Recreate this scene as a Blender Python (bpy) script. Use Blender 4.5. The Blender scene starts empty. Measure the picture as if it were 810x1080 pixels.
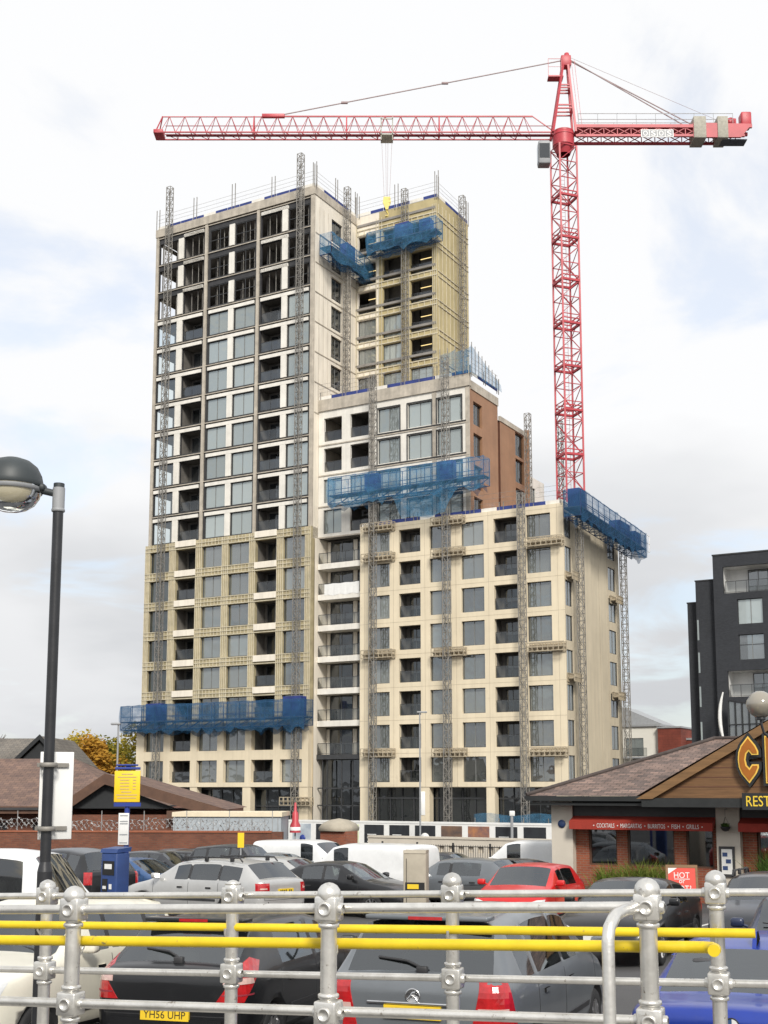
import bpy, bmesh, math, random
from mathutils import Vector, Matrix
from mathutils.bvhtree import BVHTree
random.seed(11)
R = math.radians
scene = bpy.context.scene
COL = scene.collection

# ------------------------------------------------------------------ helpers
class MB:
    """collects geometry that becomes ONE mesh object"""
    def __init__(s):
        s.v, s.f, s.mi, s.uv, s.sm = [], [], [], {}, set()
    def face(s, pts, m=0, uv=None, smooth=False):
        b = len(s.v)
        s.v += [tuple(p) for p in pts]
        s.f.append(tuple(range(b, b+len(pts)))); s.mi.append(m)
        if uv: s.uv[len(s.f)-1] = uv
        if smooth: s.sm.add(len(s.f)-1)
    def raw(s, verts, faces, m=0, smooth=False):
        b = len(s.v)
        s.v += [tuple(p) for p in verts]
        for f in faces:
            s.f.append(tuple(b+i for i in f)); s.mi.append(m)
            if smooth: s.sm.add(len(s.f)-1)
    def box(s, lo, hi, m=0, M=None):
        x0, y0, z0 = lo; x1, y1, z1 = hi
        P = [Vector(q) for q in ((x0,y0,z0),(x1,y0,z0),(x1,y1,z0),(x0,y1,z0),(x0,y0,z1),(x1,y0,z1),(x1,y1,z1),(x0,y1,z1))]
        if M: P = [M @ q for q in P]
        s.raw(P, ((0,3,2,1),(4,5,6,7),(0,1,5,4),(1,2,6,5),(2,3,7,6),(3,0,4,7)), m)
        return s
    def bbox(s, lo, hi, r=.01, m=0, M=None, seg=2):
        bm = bmesh.new()
        bmesh.ops.create_cube(bm, size=1)
        c = [(lo[i]+hi[i])/2 for i in range(3)]; d = [hi[i]-lo[i] for i in range(3)]
        for v in bm.verts: v.co = Vector((v.co.x*d[0]+c[0], v.co.y*d[1]+c[1], v.co.z*d[2]+c[2]))
        bmesh.ops.bevel(bm, geom=bm.edges[:], offset=min(r, min(d)*.45), segments=seg, affect='EDGES', profile=.5)
        bm.verts.index_update()
        P = [(M @ v.co) if M else v.co.copy() for v in bm.verts]
        s.raw(P, [[v.index for v in f.verts] for f in bm.faces], m, True); bm.free()
        return s
    def bar(s, p, q, r, n=4, m=0, r2=None, caps=True):
        p, q = Vector(p), Vector(q); d = q-p
        if d.length < 1e-6: return s
        d.normalize()
        u = d.orthogonal() if abs(d.z) < .99 else Vector((1,0,0))
        if abs(d.z) < .99: u = d.cross(Vector((0,0,1)))
        u.normalize(); w = d.cross(u)
        r2 = r if r2 is None else r2
        P = []
        for k, (c, rr) in enumerate(((p, r), (q, r2))):
            for i in range(n):
                a = 2*math.pi*(i+.5)/n
                P.append(c + (u*math.cos(a)+w*math.sin(a))*rr)
        F = [(i, (i+1) % n, n+(i+1) % n, n+i) for i in range(n)]
        s.raw(P, F, m, n > 5)
        if caps: s.raw(P, [tuple(range(n-1, -1, -1)), tuple(range(n, 2*n))], m)
        return s
    def tube(s, pts, r, n=10, m=0):
        pts = [Vector(p) for p in pts]; rings = []
        up = None
        for i, p in enumerate(pts):
            d = (pts[min(i+1, len(pts)-1)]-pts[max(i-1, 0)]).normalized()
            if up is None: up = d.orthogonal().normalized()
            u = (up - d*up.dot(d)).normalized(); up = u; w = d.cross(u)
            rr = r[i] if isinstance(r, (list, tuple)) else r
            rings.append([p+(u*math.cos(2*math.pi*k/n)+w*math.sin(2*math.pi*k/n))*rr for k in range(n)])
        P = [q for rg in rings for q in rg]
        F = [(i*n+k, i*n+(k+1) % n, (i+1)*n+(k+1) % n, (i+1)*n+k) for i in range(len(pts)-1) for k in range(n)]
        s.raw(P, F, m, True)
        s.raw(P, [tuple(range(n-1, -1, -1)), tuple(range((len(pts)-1)*n, len(pts)*n))], m)
        return s
    def lathe(s, prof, n=24, m=0, M=None, c=(0,0,0)):
        c = Vector(c); P = []
        for r, z in prof:
            for k in range(n):
                a = 2*math.pi*k/n; P.append(Vector((r*math.cos(a), r*math.sin(a), z)))
        P = [(M @ q if M else q)+c for q in P]
        F = [(i*n+k, i*n+(k+1) % n, (i+1)*n+(k+1) % n, (i+1)*n+k) for i in range(len(prof)-1) for k in range(n)]
        s.raw(P, F, m, True)
        return s
    def prism(s, poly, d0, d1, fn, m=0):
        """poly of 2D points extruded from d0 to d1, fn(a,b,d)->3D"""
        n = len(poly)
        A = [fn(a, b, d0) for a, b in poly]; B = [fn(a, b, d1) for a, b in poly]
        s.raw(A+B, [tuple(range(n)), tuple(range(2*n-1, n-1, -1))]+[(i, (i+1) % n, n+(i+1) % n, n+i) for i in range(n)], m)
        return s
    def mesh(s, name, mats):
        me = bpy.data.meshes.new(name); me.from_pydata(s.v, [], s.f)
        for m in mats: me.materials.append(m)
        me.polygons.foreach_set('material_index', s.mi)
        if s.uv:
            ul = me.uv_layers.new(name='UVMap')
            for fi, uv in s.uv.items():
                p = me.polygons[fi]
                for k, li in enumerate(p.loop_indices): ul.data[li].uv = uv[k]
        if s.sm: me.polygons.foreach_set('use_smooth', [i in s.sm for i in range(len(s.f))])
        me.update()
        return me
    def build(s, name, mats, parent=None, loc=(0,0,0), rotz=0):
        if not isinstance(mats, (list, tuple)): mats = [mats]
        return link(name, s.mesh(name, mats), parent, loc, rotz)

def link(name, me, parent=None, loc=(0,0,0), rotz=0):
    o = bpy.data.objects.new(name, me); COL.objects.link(o)
    o.location = loc
    if rotz: o.rotation_euler = (0, 0, rotz)
    if parent: o.parent = parent
    return o
def tag(o, label=None, cat=None, group=None, kind=None):
    if label: o['label'] = label
    if cat: o['category'] = cat
    if group: o['group'] = group
    if kind: o['kind'] = kind
    return o
def thing(name, label, cat, loc=(0,0,0), rotz=0, group=None):
    o = bpy.data.objects.new(name, None); COL.objects.link(o)
    o.empty_display_size = .2; o.location = loc; o.rotation_euler = (0, 0, rotz)
    return tag(o, label, cat, group)
def copy_tree(o, parent=None):
    c = o.copy(); COL.objects.link(c)
    if parent: c.parent = parent
    for ch in list(o.children): copy_tree(ch, c)
    return c
def text_verts(txt, size=1.0, bevel=0):
    cu = bpy.data.curves.new('lettering', 'FONT'); cu.body = txt; cu.size = size
    cu.align_x = 'LEFT'; cu.resolution_u = 3
    o = bpy.data.objects.new('lettering', cu); COL.objects.link(o)
    bpy.context.view_layer.update()
    me = bpy.data.meshes.new_from_object(o.evaluated_get(bpy.context.evaluated_depsgraph_get()))
    V = [v.co.copy() for v in me.vertices]; F = [tuple(p.vertices) for p in me.polygons]
    bpy.data.objects.remove(o); bpy.data.curves.remove(cu); bpy.data.meshes.remove(me)
    return V, F
def add_text(mb, txt, x0, x1, z0, z1, fn, depth, thick=.004, m=0):
    """fits txt into the rectangle, fn(x,z,depth)->3D; solid letters"""
    V, F = text_verts(txt)
    ax, bx = min(v.x for v in V), max(v.x for v in V); ay, by = min(v.y for v in V), max(v.y for v in V)
    def mp(v, d): return fn(x0+(v.x-ax)/(bx-ax)*(x1-x0), z0+(v.y-ay)/(by-ay)*(z1-z0), d)
    mb.raw([mp(v, depth) for v in V], F, m)
    cnt = {}
    for f in F:
        for i in range(len(f)):
            e = (f[i], f[(i+1) % len(f)]); k = tuple(sorted(e)); cnt.setdefault(k, []).append(e)
    for k, es in cnt.items():
        if len(es) == 1:
            a, b = es[0]
            mb.raw([mp(V[a], depth), mp(V[b], depth), mp(V[b], depth-thick), mp(V[a], depth-thick)], [(0,1,2,3)], m)

# ------------------------------------------------------------------ materials
def nodes(name):
    m = bpy.data.materials.new(name); m.use_nodes = True
    nt = m.node_tree; nt.nodes.clear()
    return m, nt
def N(nt, t, **kw):
    n = nt.nodes.new(t)
    for k, v in kw.items():
        if k in n.inputs: n.inputs[k].default_value = v
        else: setattr(n, k, v)
    return n
def rgba(c): return (c[0], c[1], c[2], 1)
def mat(name, c, rough=.7, metal=0, var=.12, scale=3., bump=0., bscale=None, spec=.5, coat=0, c2=None, stretch=None, streak=0, wear=None, inner=None):
    """Principled whose colour wanders with two noises (wear, dirt)"""
    m, nt = nodes(name)
    out = N(nt, 'ShaderNodeOutputMaterial'); p = N(nt, 'ShaderNodeBsdfPrincipled', Roughness=rough, Metallic=metal)
    p.inputs['Specular IOR Level'].default_value = spec
    p.inputs['Coat Weight'].default_value = coat; p.inputs['Coat Roughness'].default_value = .04
    tc = N(nt, 'ShaderNodeTexCoord')
    vec = tc.outputs['Object']
    if stretch:
        mp = N(nt, 'ShaderNodeMapping'); mp.inputs['Scale'].default_value = stretch
        nt.links.new(vec, mp.inputs['Vector']); vec = mp.outputs['Vector']
    n1 = N(nt, 'ShaderNodeTexNoise', Scale=scale, Detail=6., Roughness=.62); nt.links.new(vec, n1.inputs['Vector'])
    mr = N(nt, 'ShaderNodeMapRange'); mr.inputs['From Min'].default_value = .3; mr.inputs['From Max'].default_value = .7
    nt.links.new(n1.outputs['Fac'], mr.inputs['Value'])
    mx = N(nt, 'ShaderNodeMix', data_type='RGBA')
    hi = [min(1, x*(1+var)) for x in c]; lo = [x*(1-var) for x in c] if c2 is None else c2
    mx.inputs[6].default_value = rgba(lo); mx.inputs[7].default_value = rgba(hi)
    nt.links.new(mr.outputs[0], mx.inputs[0])
    col = mx.outputs[2]
    if streak:                                # rain streaks and grime running down
        mp2 = N(nt, 'ShaderNodeMapping'); mp2.inputs['Scale'].default_value = (1.6,1.6,.10); nt.links.new(tc.outputs['Object'], mp2.inputs['Vector'])
        ns = N(nt, 'ShaderNodeTexNoise', Scale=1.3, Detail=8., Roughness=.7); nt.links.new(mp2.outputs[0], ns.inputs['Vector'])
        ms = N(nt, 'ShaderNodeMapRange'); ms.inputs['From Min'].default_value = .42; ms.inputs['From Max'].default_value = .68; ms.inputs['To Min'].default_value = 1.; ms.inputs['To Max'].default_value = 1-streak
        nt.links.new(ns.outputs['Fac'], ms.inputs['Value'])
        sc = N(nt, 'ShaderNodeVectorMath', operation='SCALE'); nt.links.new(col, sc.inputs[0]); nt.links.new(ms.outputs[0], sc.inputs['Scale']); col = sc.outputs[0]
    if wear:                                  # chips, rust or dirt: (colour, scale, threshold)
        nw = N(nt, 'ShaderNodeTexNoise', Scale=wear[1], Detail=8., Roughness=.72); nt.links.new(tc.outputs['Object'], nw.inputs['Vector'])
        mw_ = N(nt, 'ShaderNodeMapRange'); mw_.inputs['From Min'].default_value = wear[2]; mw_.inputs['From Max'].default_value = wear[2]+wear[3]; nt.links.new(nw.outputs['Fac'], mw_.inputs['Value'])
        m3 = N(nt, 'ShaderNodeMix', data_type='RGBA'); m3.inputs[7].default_value = rgba(wear[0]); nt.links.new(mw_.outputs[0], m3.inputs[0]); nt.links.new(col, m3.inputs[6]); col = m3.outputs[2]
    nt.links.new(col, p.inputs['Base Color'])
    if inner:                                 # sheet metal: painted outside, dark trim inside
        gg = N(nt, 'ShaderNodeNewGeometry'); dd = N(nt, 'ShaderNodeBsdfDiffuse'); dd.inputs['Color'].default_value = rgba(inner); mm = N(nt, 'ShaderNodeMixShader')
        nt.links.new(gg.outputs['Backfacing'], mm.inputs[0]); nt.links.new(p.outputs[0], mm.inputs[1]); nt.links.new(dd.outputs[0], mm.inputs[2])
    if bump:
        n2 = N(nt, 'ShaderNodeTexNoise', Scale=bscale or scale*6, Detail=4.); nt.links.new(vec, n2.inputs['Vector'])
        b = N(nt, 'ShaderNodeBump', Strength=bump, Distance=.02); nt.links.new(n2.outputs['Fac'], b.inputs['Height'])
        nt.links.new(b.outputs['Normal'], p.inputs['Normal'])
    nt.links.new(mm.outputs[0] if inner else p.outputs[0], out.inputs[0])
    return m
def brick(name, c1, c2, mortar, bw, bh, mo=.01, uv=False, axis='xz', offset=.5, rough=.85, bump=.4, var=.35, nscale=.6, bias=0.):
    m, nt = nodes(name)
    out = N(nt, 'ShaderNodeOutputMaterial'); p = N(nt, 'ShaderNodeBsdfPrincipled', Roughness=rough)
    tc = N(nt, 'ShaderNodeTexCoord')
    if uv: vec = tc.outputs['UV']
    else:
        sp = N(nt, 'ShaderNodeSeparateXYZ'); nt.links.new(tc.outputs['Object'], sp.inputs[0])
        cb = N(nt, 'ShaderNodeCombineXYZ')
        if axis == 'xz':
            ad = N(nt, 'ShaderNodeMath', operation='ADD'); nt.links.new(sp.outputs[0], ad.inputs[0]); nt.links.new(sp.outputs[1], ad.inputs[1])
            nt.links.new(ad.outputs[0], cb.inputs[0]); nt.links.new(sp.outputs[2], cb.inputs[1])
        else:
            nt.links.new(sp.outputs[0], cb.inputs[0]); nt.links.new(sp.outputs[1], cb.inputs[1])
        vec = cb.outputs[0]
    b = N(nt, 'ShaderNodeTexBrick', Scale=1.); b.offset = offset
    b.inputs['Color1'].default_value = rgba(c1); b.inputs['Color2'].default_value = rgba(c2); b.inputs['Mortar'].default_value = rgba(mortar)
    b.inputs['Mortar Size'].default_value = mo; b.inputs['Brick Width'].default_value = bw; b.inputs['Row Height'].default_value = bh
    b.inputs['Bias'].default_value = bias
    nt.links.new(vec, b.inputs['Vector'])
    n = N(nt, 'ShaderNodeTexNoise', Scale=nscale, Detail=7., Roughness=.65); nt.links.new(tc.outputs['Object'], n.inputs['Vector'])
    mr = N(nt, 'ShaderNodeMapRange'); mr.inputs['From Min'].default_value = .3; mr.inputs['From Max'].default_value = .7
    mr.inputs['To Min'].default_value = 1-var; mr.inputs['To Max'].default_value = 1+var*.5
    nt.links.new(n.outputs['Fac'], mr.inputs['Value'])
    mx = N(nt, 'ShaderNodeVectorMath', operation='SCALE'); nt.links.new(b.outputs['Color'], mx.inputs[0]); nt.links.new(mr.outputs[0], mx.inputs['Scale'])
    nt.links.new(mx.outputs[0], p.inputs['Base Color'])
    bp = N(nt, 'ShaderNodeBump', Strength=bump, Distance=.02, invert=True); nt.links.new(b.outputs['Fac'], bp.inputs['Height'])
    nt.links.new(bp.outputs['Normal'], p.inputs['Normal'])
    nt.links.new(p.outputs[0], out.inputs[0])
    return m
def glass(name, tint=(.05,.06,.065), refl=.3, trans=.25, rough=.03, tc_=(.75,.82,.82), vary=.65, wav=.16, rc=(.92,.96,1.)):
    """window glass: part mirror, part see-through, part dark film; each pane a little different"""
    m, nt = nodes(name)
    out = N(nt, 'ShaderNodeOutputMaterial')
    gl = N(nt, 'ShaderNodeBsdfGlossy', Roughness=rough); gl.inputs['Color'].default_value = rgba(rc)
    tr = N(nt, 'ShaderNodeBsdfTransparent'); tr.inputs['Color'].default_value = rgba(tc_)
    df = N(nt, 'ShaderNodeBsdfDiffuse')
    oi = N(nt, 'ShaderNodeObjectInfo')
    mx = N(nt, 'ShaderNodeMix', data_type='RGBA'); mx.inputs[6].default_value = rgba([x*(1-vary) for x in tint]); mx.inputs[7].default_value = rgba([x*(1+vary*2) for x in tint])
    nt.links.new(oi.outputs['Random'], mx.inputs[0]); nt.links.new(mx.outputs[2], df.inputs['Color'])
    if wav:
        tc = N(nt, 'ShaderNodeTexCoord'); n = N(nt, 'ShaderNodeTexNoise', noise_dimensions='4D', Scale=.55, Detail=2.); nt.links.new(tc.outputs['Object'], n.inputs['Vector'])
        rw = N(nt, 'ShaderNodeMath', operation='MULTIPLY'); rw.inputs[1].default_value = 60.; nt.links.new(oi.outputs['Random'], rw.inputs[0]); nt.links.new(rw.outputs[0], n.inputs['W'])
        b = N(nt, 'ShaderNodeBump', Strength=wav, Distance=.3); nt.links.new(n.outputs['Fac'], b.inputs['Height']); nt.links.new(b.outputs[0], gl.inputs['Normal'])
    m1 = N(nt, 'ShaderNodeMixShader'); m1.inputs[0].default_value = trans
    nt.links.new(df.outputs[0], m1.inputs[1]); nt.links.new(tr.outputs[0], m1.inputs[2])
    lw = N(nt, 'ShaderNodeFresnel', IOR=1.5)
    mr = N(nt, 'ShaderNodeMapRange'); mr.inputs['To Min'].default_value = refl; mr.inputs['To Max'].default_value = 1.
    nt.links.new(lw.outputs[0], mr.inputs['Value'])
    m2 = N(nt, 'ShaderNodeMixShader'); nt.links.new(mr.outputs[0], m2.inputs[0])
    nt.links.new(m1.outputs[0], m2.inputs[1]); nt.links.new(gl.outputs[0], m2.inputs[2])
    nt.links.new(m2.outputs[0], out.inputs[0])
    return m
def netmat(name, c, alpha=.7, scale=5.):
    """woven debris netting: fine holes let light through, folds vary"""
    m, nt = nodes(name)
    out = N(nt, 'ShaderNodeOutputMaterial')
    tc = N(nt, 'ShaderNodeTexCoord')
    n = N(nt, 'ShaderNodeTexNoise', Scale=scale*.25, Detail=5., Roughness=.7); nt.links.new(tc.outputs['Object'], n.inputs['Vector'])
    mr = N(nt, 'ShaderNodeMapRange'); mr.inputs['From Min'].default_value = .3; mr.inputs['From Max'].default_value = .7
    mr.inputs['To Min'].default_value = alpha-.25; mr.inputs['To Max'].default_value = min(1, alpha+.2)
    nt.links.new(n.outputs['Fac'], mr.inputs['Value'])
    df = N(nt, 'ShaderNodeBsdfDiffuse'); df.inputs['Color'].default_value = rgba(c)
    tl = N(nt, 'ShaderNodeBsdfTranslucent'); tl.inputs['Color'].default_value = rgba(c)
    a = N(nt, 'ShaderNodeMixShader'); a.inputs[0].default_value = .35; nt.links.new(df.outputs[0], a.inputs[1]); nt.links.new(tl.outputs[0], a.inputs[2])
    t = N(nt, 'ShaderNodeBsdfTransparent')
    s = N(nt, 'ShaderNodeMixShader'); nt.links.new(mr.outputs[0], s.inputs[0]); nt.links.new(t.outputs[0], s.inputs[1]); nt.links.new(a.outputs[0], s.inputs[2])
    nt.links.new(s.outputs[0], out.inputs[0])
    return m
def emit(name, c, s):
    m, nt = nodes(name)
    out = N(nt, 'ShaderNodeOutputMaterial'); e = N(nt, 'ShaderNodeEmission', Strength=s); e.inputs['Color'].default_value = rgba(c)
    nt.links.new(e.outputs[0], out.inputs[0]); return m

M = {}
def mk(k, *a, **kw): M[k] = mat(k, *a, **kw)
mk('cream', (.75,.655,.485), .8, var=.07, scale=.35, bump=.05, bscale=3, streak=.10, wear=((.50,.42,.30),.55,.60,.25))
mk('cream_shaded', (.62,.54,.40), .8, var=.08, scale=.35, streak=.14)  # same cream cladding, with the flank's shade put into the colour
mk('white_board', (.80,.77,.70), .6, var=.10, scale=.8, streak=.12)
mk('pale_board', (.84,.775,.66), .7, var=.10, scale=1.2, stretch=(1,1,.25), streak=.15)
mk('beige_edge', (.50,.45,.375), .8, var=.2, scale=1.2, streak=.25)
mk('mullion', (.20,.205,.20), .5)
mk('charcoal', (.035,.035,.037), .6, var=.3, scale=2)
mk('dark_frame', (.045,.047,.05), .45, var=.2)
mk('pale_frame', (.45,.46,.46), .5, var=.1)
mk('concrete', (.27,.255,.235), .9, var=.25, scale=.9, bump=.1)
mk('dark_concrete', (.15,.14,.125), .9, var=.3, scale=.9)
mk('wool', (.40,.345,.215), .95, var=.26, scale=.9, bump=.25, bscale=10)
mk('wool_rail', (.60,.545,.41), .6, var=.15, scale=2)
mk('wing_wool', (.47,.395,.215), .9, var=.18, scale=.8, bump=.2, bscale=8, stretch=(1,1,.4))
mk('brown_clad', (.34,.185,.105), .6, var=.14, scale=.5, streak=.12)
mk('brown_dark', (.12,.05,.03), .6)
mk('steel', (.27,.255,.23), .6, .3, var=.3, scale=3)
mk('tie_tan', (.40,.34,.245), .7, var=.25, scale=2)
mk('blue_steel', (.03,.06,.16), .55, var=.25, scale=2)
mk('blue_board', (.025,.045,.20), .6, var=.3, scale=1.)
mk('deck', (.09,.10,.12), .7, var=.3)
mk('crane_red', (.46,.05,.065), .45, var=.18, scale=.8)
mk('crane_red_dark', (.28,.03,.045), .5, var=.2)
mk('cable', (.30,.22,.22), .6)
mk('ballast', (.40,.38,.32), .9, var=.2)
mk('hook_yellow', (.75,.60,.14), .5)
mk('white_paint', (.80,.80,.78), .4, var=.05)
mk('silver_paint', (.72,.705,.665), .30, .75, var=.16, scale=9, bump=.08, bscale=60, streak=.15, wear=((.17,.13,.09),23.,.61,.10))
mk('yellow_paint', (.74,.54,.015), .42, var=.12, scale=6, bump=.05, bscale=50, wear=((.22,.17,.08),19.,.63,.07))
mk('black_post', (.022,.023,.026), .38, var=.3, scale=4, bump=.05)
mk('lamp_black', (.035,.043,.046), .5, var=.2, scale=4)
mk('asphalt', (.075,.074,.075), .92, var=.22, scale=.35, bump=.3, bscale=30)
mk('paving', (.30,.29,.27), .9, var=.15, scale=1.2, bump=.2)
mk('line_white', (.62,.61,.58), .8, var=.2, scale=2)
mk('rubber', (.018,.018,.019), .8)
mk('rim', (.38,.38,.39), .3, .8)
mk('plastic', (.03,.03,.032), .55, var=.2)
mk('upholstery', (.075,.075,.08), .9, var=.2)
mk('trim_grey', (.30,.31,.32), .5)
mk('chrome', (.7,.7,.7), .15, 1.)
mk('plate_yellow', (.80,.55,.03), .45, var=.04)
mk('plate_white', (.75,.75,.72), .45, var=.04)
mk('ink', (.015,.015,.015), .6)
mk('tail_red', (.42,.012,.015), .12, coat=1., var=.25, scale=14)
mk('tail_clear', (.60,.40,.36), .15, coat=1.)
mk('lamp_clear', (.62,.63,.63), .08, coat=1.)
mk('wood', (.175,.09,.038), .6, var=.3, scale=1.5, stretch=(.6,3,9), bump=.1)
mk('wood_light', (.20,.11,.045), .6, var=.25, scale=1.5, stretch=(.6,3,9), bump=.1)
mk('brown_fascia', (.10,.05,.03), .6, var=.2)
mk('awning_red', (.34,.035,.02), .8, var=.15, scale=2, streak=.2)
mk('render_cream', (.58,.53,.45), .85, var=.08, scale=1.)
mk('black_fascia', (.022,.024,.024), .5, var=.2)
mk('letter_brown', (.36,.12,.012), .45, var=.12)
mk('letter_gold', (.80,.52,.09), .4)
mk('letter_yellow', (.85,.60,.05), .4)
mk('board_red', (.62,.05,.03), .5)
mk('board_orange', (.80,.36,.16), .6)
mk('blue_sign', (.02,.045,.25), .45, var=.15)
mk('sign_yellow', (.88,.58,.02), .5, var=.04)
mk('paper', (.72,.72,.70), .7)
mk('machine_blue', (.02,.05,.17), .45, var=.2)
mk('cabinet', (.38,.34,.27), .7, var=.12)
mk('cabin_grey', (.36,.40,.43), .6, var=.1)
mk('dark_gable', (.02,.022,.024), .8)
mk('wire', (.45,.45,.44), .4, .7)
mk('render_white', (.72,.70,.63), .8, var=.06, scale=.5)
mk('steps_red', (.22,.055,.04), .85, var=.2)
mk('green_net', (.05,.20,.38), .8)
mk('trunk', (.09,.07,.05), .9, var=.3)
mk('panel_black', (.025,.027,.03), .5)
mk('terracotta', (.30,.10,.05), .8)
M['brickwall'] = brick('brickwall', (.21,.075,.042), (.15,.052,.032), (.13,.085,.06), .225, .075, .008, var=.3)
M['brickpillar'] = brick('brickpillar', (.34,.095,.045), (.25,.065,.035), (.26,.18,.13), .225, .075, .008)
M['tiles_brown'] = brick('tiles_brown', (.215,.135,.10), (.14,.09,.075), (.07,.05,.045), .33, .30, .012, uv=True, var=.25)
M['tiles_grey'] = brick('tiles_grey', (.19,.17,.145), (.14,.13,.115), (.07,.06,.055), .33, .30, .012, uv=True, var=.25)
M['slates'] = brick('slates', (.27,.185,.15), (.12,.09,.08), (.07,.055,.05), .30, .17, .012, uv=True, var=.45, nscale=1.6)
M['dark_brick'] = brick('dark_brick', (.040,.044,.052), (.030,.033,.040), (.022,.024,.028), .225, .075, .008, var=.2, nscale=.2)
M['red_clad'] = brick('red_clad', (.22,.05,.03), (.18,.04,.025), (.10,.03,.02), 1.2, .3, .01)
M['glass'] = glass('glass', (.115,.125,.118), .18, .20)
M['glass_pale'] = glass('glass_pale', (.25,.28,.28), .19, .10, vary=.25, rc=(.90,.97,.94))
M['glass_clear'] = glass('glass_clear', (.2,.25,.25), .10, .85, tc_=(.86,.93,.92), vary=.2)
M['glass_dark'] = glass('glass_dark', (.02,.023,.025), .07, .25)
M['glass_rail'] = glass('glass_rail', (.03,.033,.033), .035, .78, vary=.2, tc_=(.8,.82,.82))
M['car_glass'] = glass('car_glass', (.012,.014,.014), .11, .60, tc_=(.60,.66,.63), vary=.4, wav=0, rough=.02)
M['globe'] = glass('globe', (.55,.50,.36), .04, .10, vary=0, wav=0, tc_=(1,.95,.8))
M['globe_smoky'] = glass('globe_smoky', (.38,.345,.28), .05, .25, vary=0, wav=0, tc_=(.9,.85,.7))
M['net'] = netmat('net', (.10,.29,.49), .44)
M['net_dark'] = netmat('net_dark', (.05,.145,.28), .56)
M['mesh_screen'] = netmat('mesh_screen', (.75,.80,.90), .02)
M['lit'] = emit('lit', (1,.75,.32), .8)

# ------------------------------------------------------------------ camera
PITCH = math.atan(177/1291)
cam = bpy.data.cameras.new('camera'); camo = bpy.data.objects.new('camera', cam); COL.objects.link(camo)
camo.location = (0,0,0); camo.rotation_euler = (math.pi/2+PITCH, 0, 0)
cam.sensor_fit = 'VERTICAL'; cam.sensor_height = 36; cam.lens = 1291/1080*36; cam.shift_y = 115/1080
cam.clip_end = 8000; cam.clip_start = .05
scene.camera = camo

# ------------------------------------------------------------------ world, sun
SUN_EL, SUN_AZ = R(38), R(170)          # azimuth clockwise from +Y (the view direction)
w = bpy.data.worlds.new('World'); scene.world = w; w.use_nodes = True
nt = w.node_tree; nt.nodes.clear()
out = N(nt, 'ShaderNodeOutputWorld')
sky = N(nt, 'ShaderNodeTexSky', sky_type='NISHITA', sun_disc=False, sun_elevation=SUN_EL, sun_rotation=SUN_AZ, dust_density=2.)
bg = N(nt, 'ShaderNodeBackground', Strength=.12); nt.links.new(sky.outputs[0], bg.inputs['Color'])
tc = N(nt, 'ShaderNodeTexCoord'); sp = N(nt, 'ShaderNodeSeparateXYZ'); nt.links.new(tc.outputs['Generated'], sp.inputs[0])
ad = N(nt, 'ShaderNodeMath', operation='ADD'); ad.inputs[1].default_value = .22; nt.links.new(sp.outputs[2], ad.inputs[0])
mxm = N(nt, 'ShaderNodeMath', operation='MAXIMUM'); mxm.inputs[1].default_value = .06; nt.links.new(ad.outputs[0], mxm.inputs[0])
dv = N(nt, 'ShaderNodeVectorMath', operation='DIVIDE'); nt.links.new(tc.outputs['Generated'], dv.inputs[0]); 
cb = N(nt, 'ShaderNodeCombineXYZ'); 
for k in range(3): nt.links.new(mxm.outputs[0], cb.inputs[k])
nt.links.new(cb.outputs[0], dv.inputs[1])
n1 = N(nt, 'ShaderNodeTexNoise', Scale=2.1, Detail=9., Roughness=.56, Distortion=.35); nt.links.new(dv.outputs[0], n1.inputs['Vector'])
n2 = N(nt, 'ShaderNodeTexNoise', Scale=.9, Detail=5., Roughness=.5); nt.links.new(dv.outputs[0], n2.inputs['Vector'])
r1 = N(nt, 'ShaderNodeMapRange', interpolation_type='SMOOTHSTEP'); r1.inputs['From Min'].default_value = .36; r1.inputs['From Max'].default_value = .50
nt.links.new(n1.outputs['Fac'], r1.inputs['Value'])
r2 = N(nt, 'ShaderNodeMapRange', interpolation_type='SMOOTHSTEP'); r2.inputs['From Min'].default_value = .40; r2.inputs['From Max'].default_value = .62
nt.links.new(n2.outputs['Fac'], r2.inputs['Value'])
el = N(nt, 'ShaderNodeMapRange', interpolation_type='SMOOTHSTEP'); el.inputs['From Min'].default_value = .02; el.inputs['From Max'].default_value = .42
nt.links.new(sp.outputs[2], el.inputs['Value'])
cl = N(nt, 'ShaderNodeMix', data_type='RGBA'); cl.inputs[6].default_value = (.62,.635,.66,1); cl.inputs[7].default_value = (.985,.99,1.0,1)
sm = N(nt, 'ShaderNodeMath', operation='ADD'); hm = N(nt, 'ShaderNodeMath', operation='MULTIPLY'); hm.inputs[1].default_value = .5
nt.links.new(r2.outputs[0], hm.inputs[0]); nt.links.new(hm.outputs[0], sm.inputs[0])
hm2 = N(nt, 'ShaderNodeMath', operation='MULTIPLY'); hm2.inputs[1].default_value = .85; nt.links.new(el.outputs[0], hm2.inputs[0]); nt.links.new(hm2.outputs[0], sm.inputs[1])
sm.use_clamp = True
nt.links.new(sm.outputs[0], cl.inputs[0])
bg2 = N(nt, 'ShaderNodeBackground', Strength=.50); nt.links.new(cl.outputs[2], bg2.inputs['Color'])
ms = N(nt, 'ShaderNodeMixShader')
cf = N(nt, 'ShaderNodeMapRange'); cf.inputs['To Min'].default_value = .68; cf.inputs['To Max'].default_value = 1.; nt.links.new(r1.outputs[0], cf.inputs['Value'])
nt.links.new(cf.outputs[0], ms.inputs[0]); nt.links.new(bg.outputs[0], ms.inputs[1]); nt.links.new(bg2.outputs[0], ms.inputs[2])
nt.links.new(ms.outputs[0], out.inputs[0])
sl = bpy.data.lights.new('sun', 'SUN'); sl.energy = 1.7; sl.angle = R(14); sl.color = (1,.95,.87)
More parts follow.
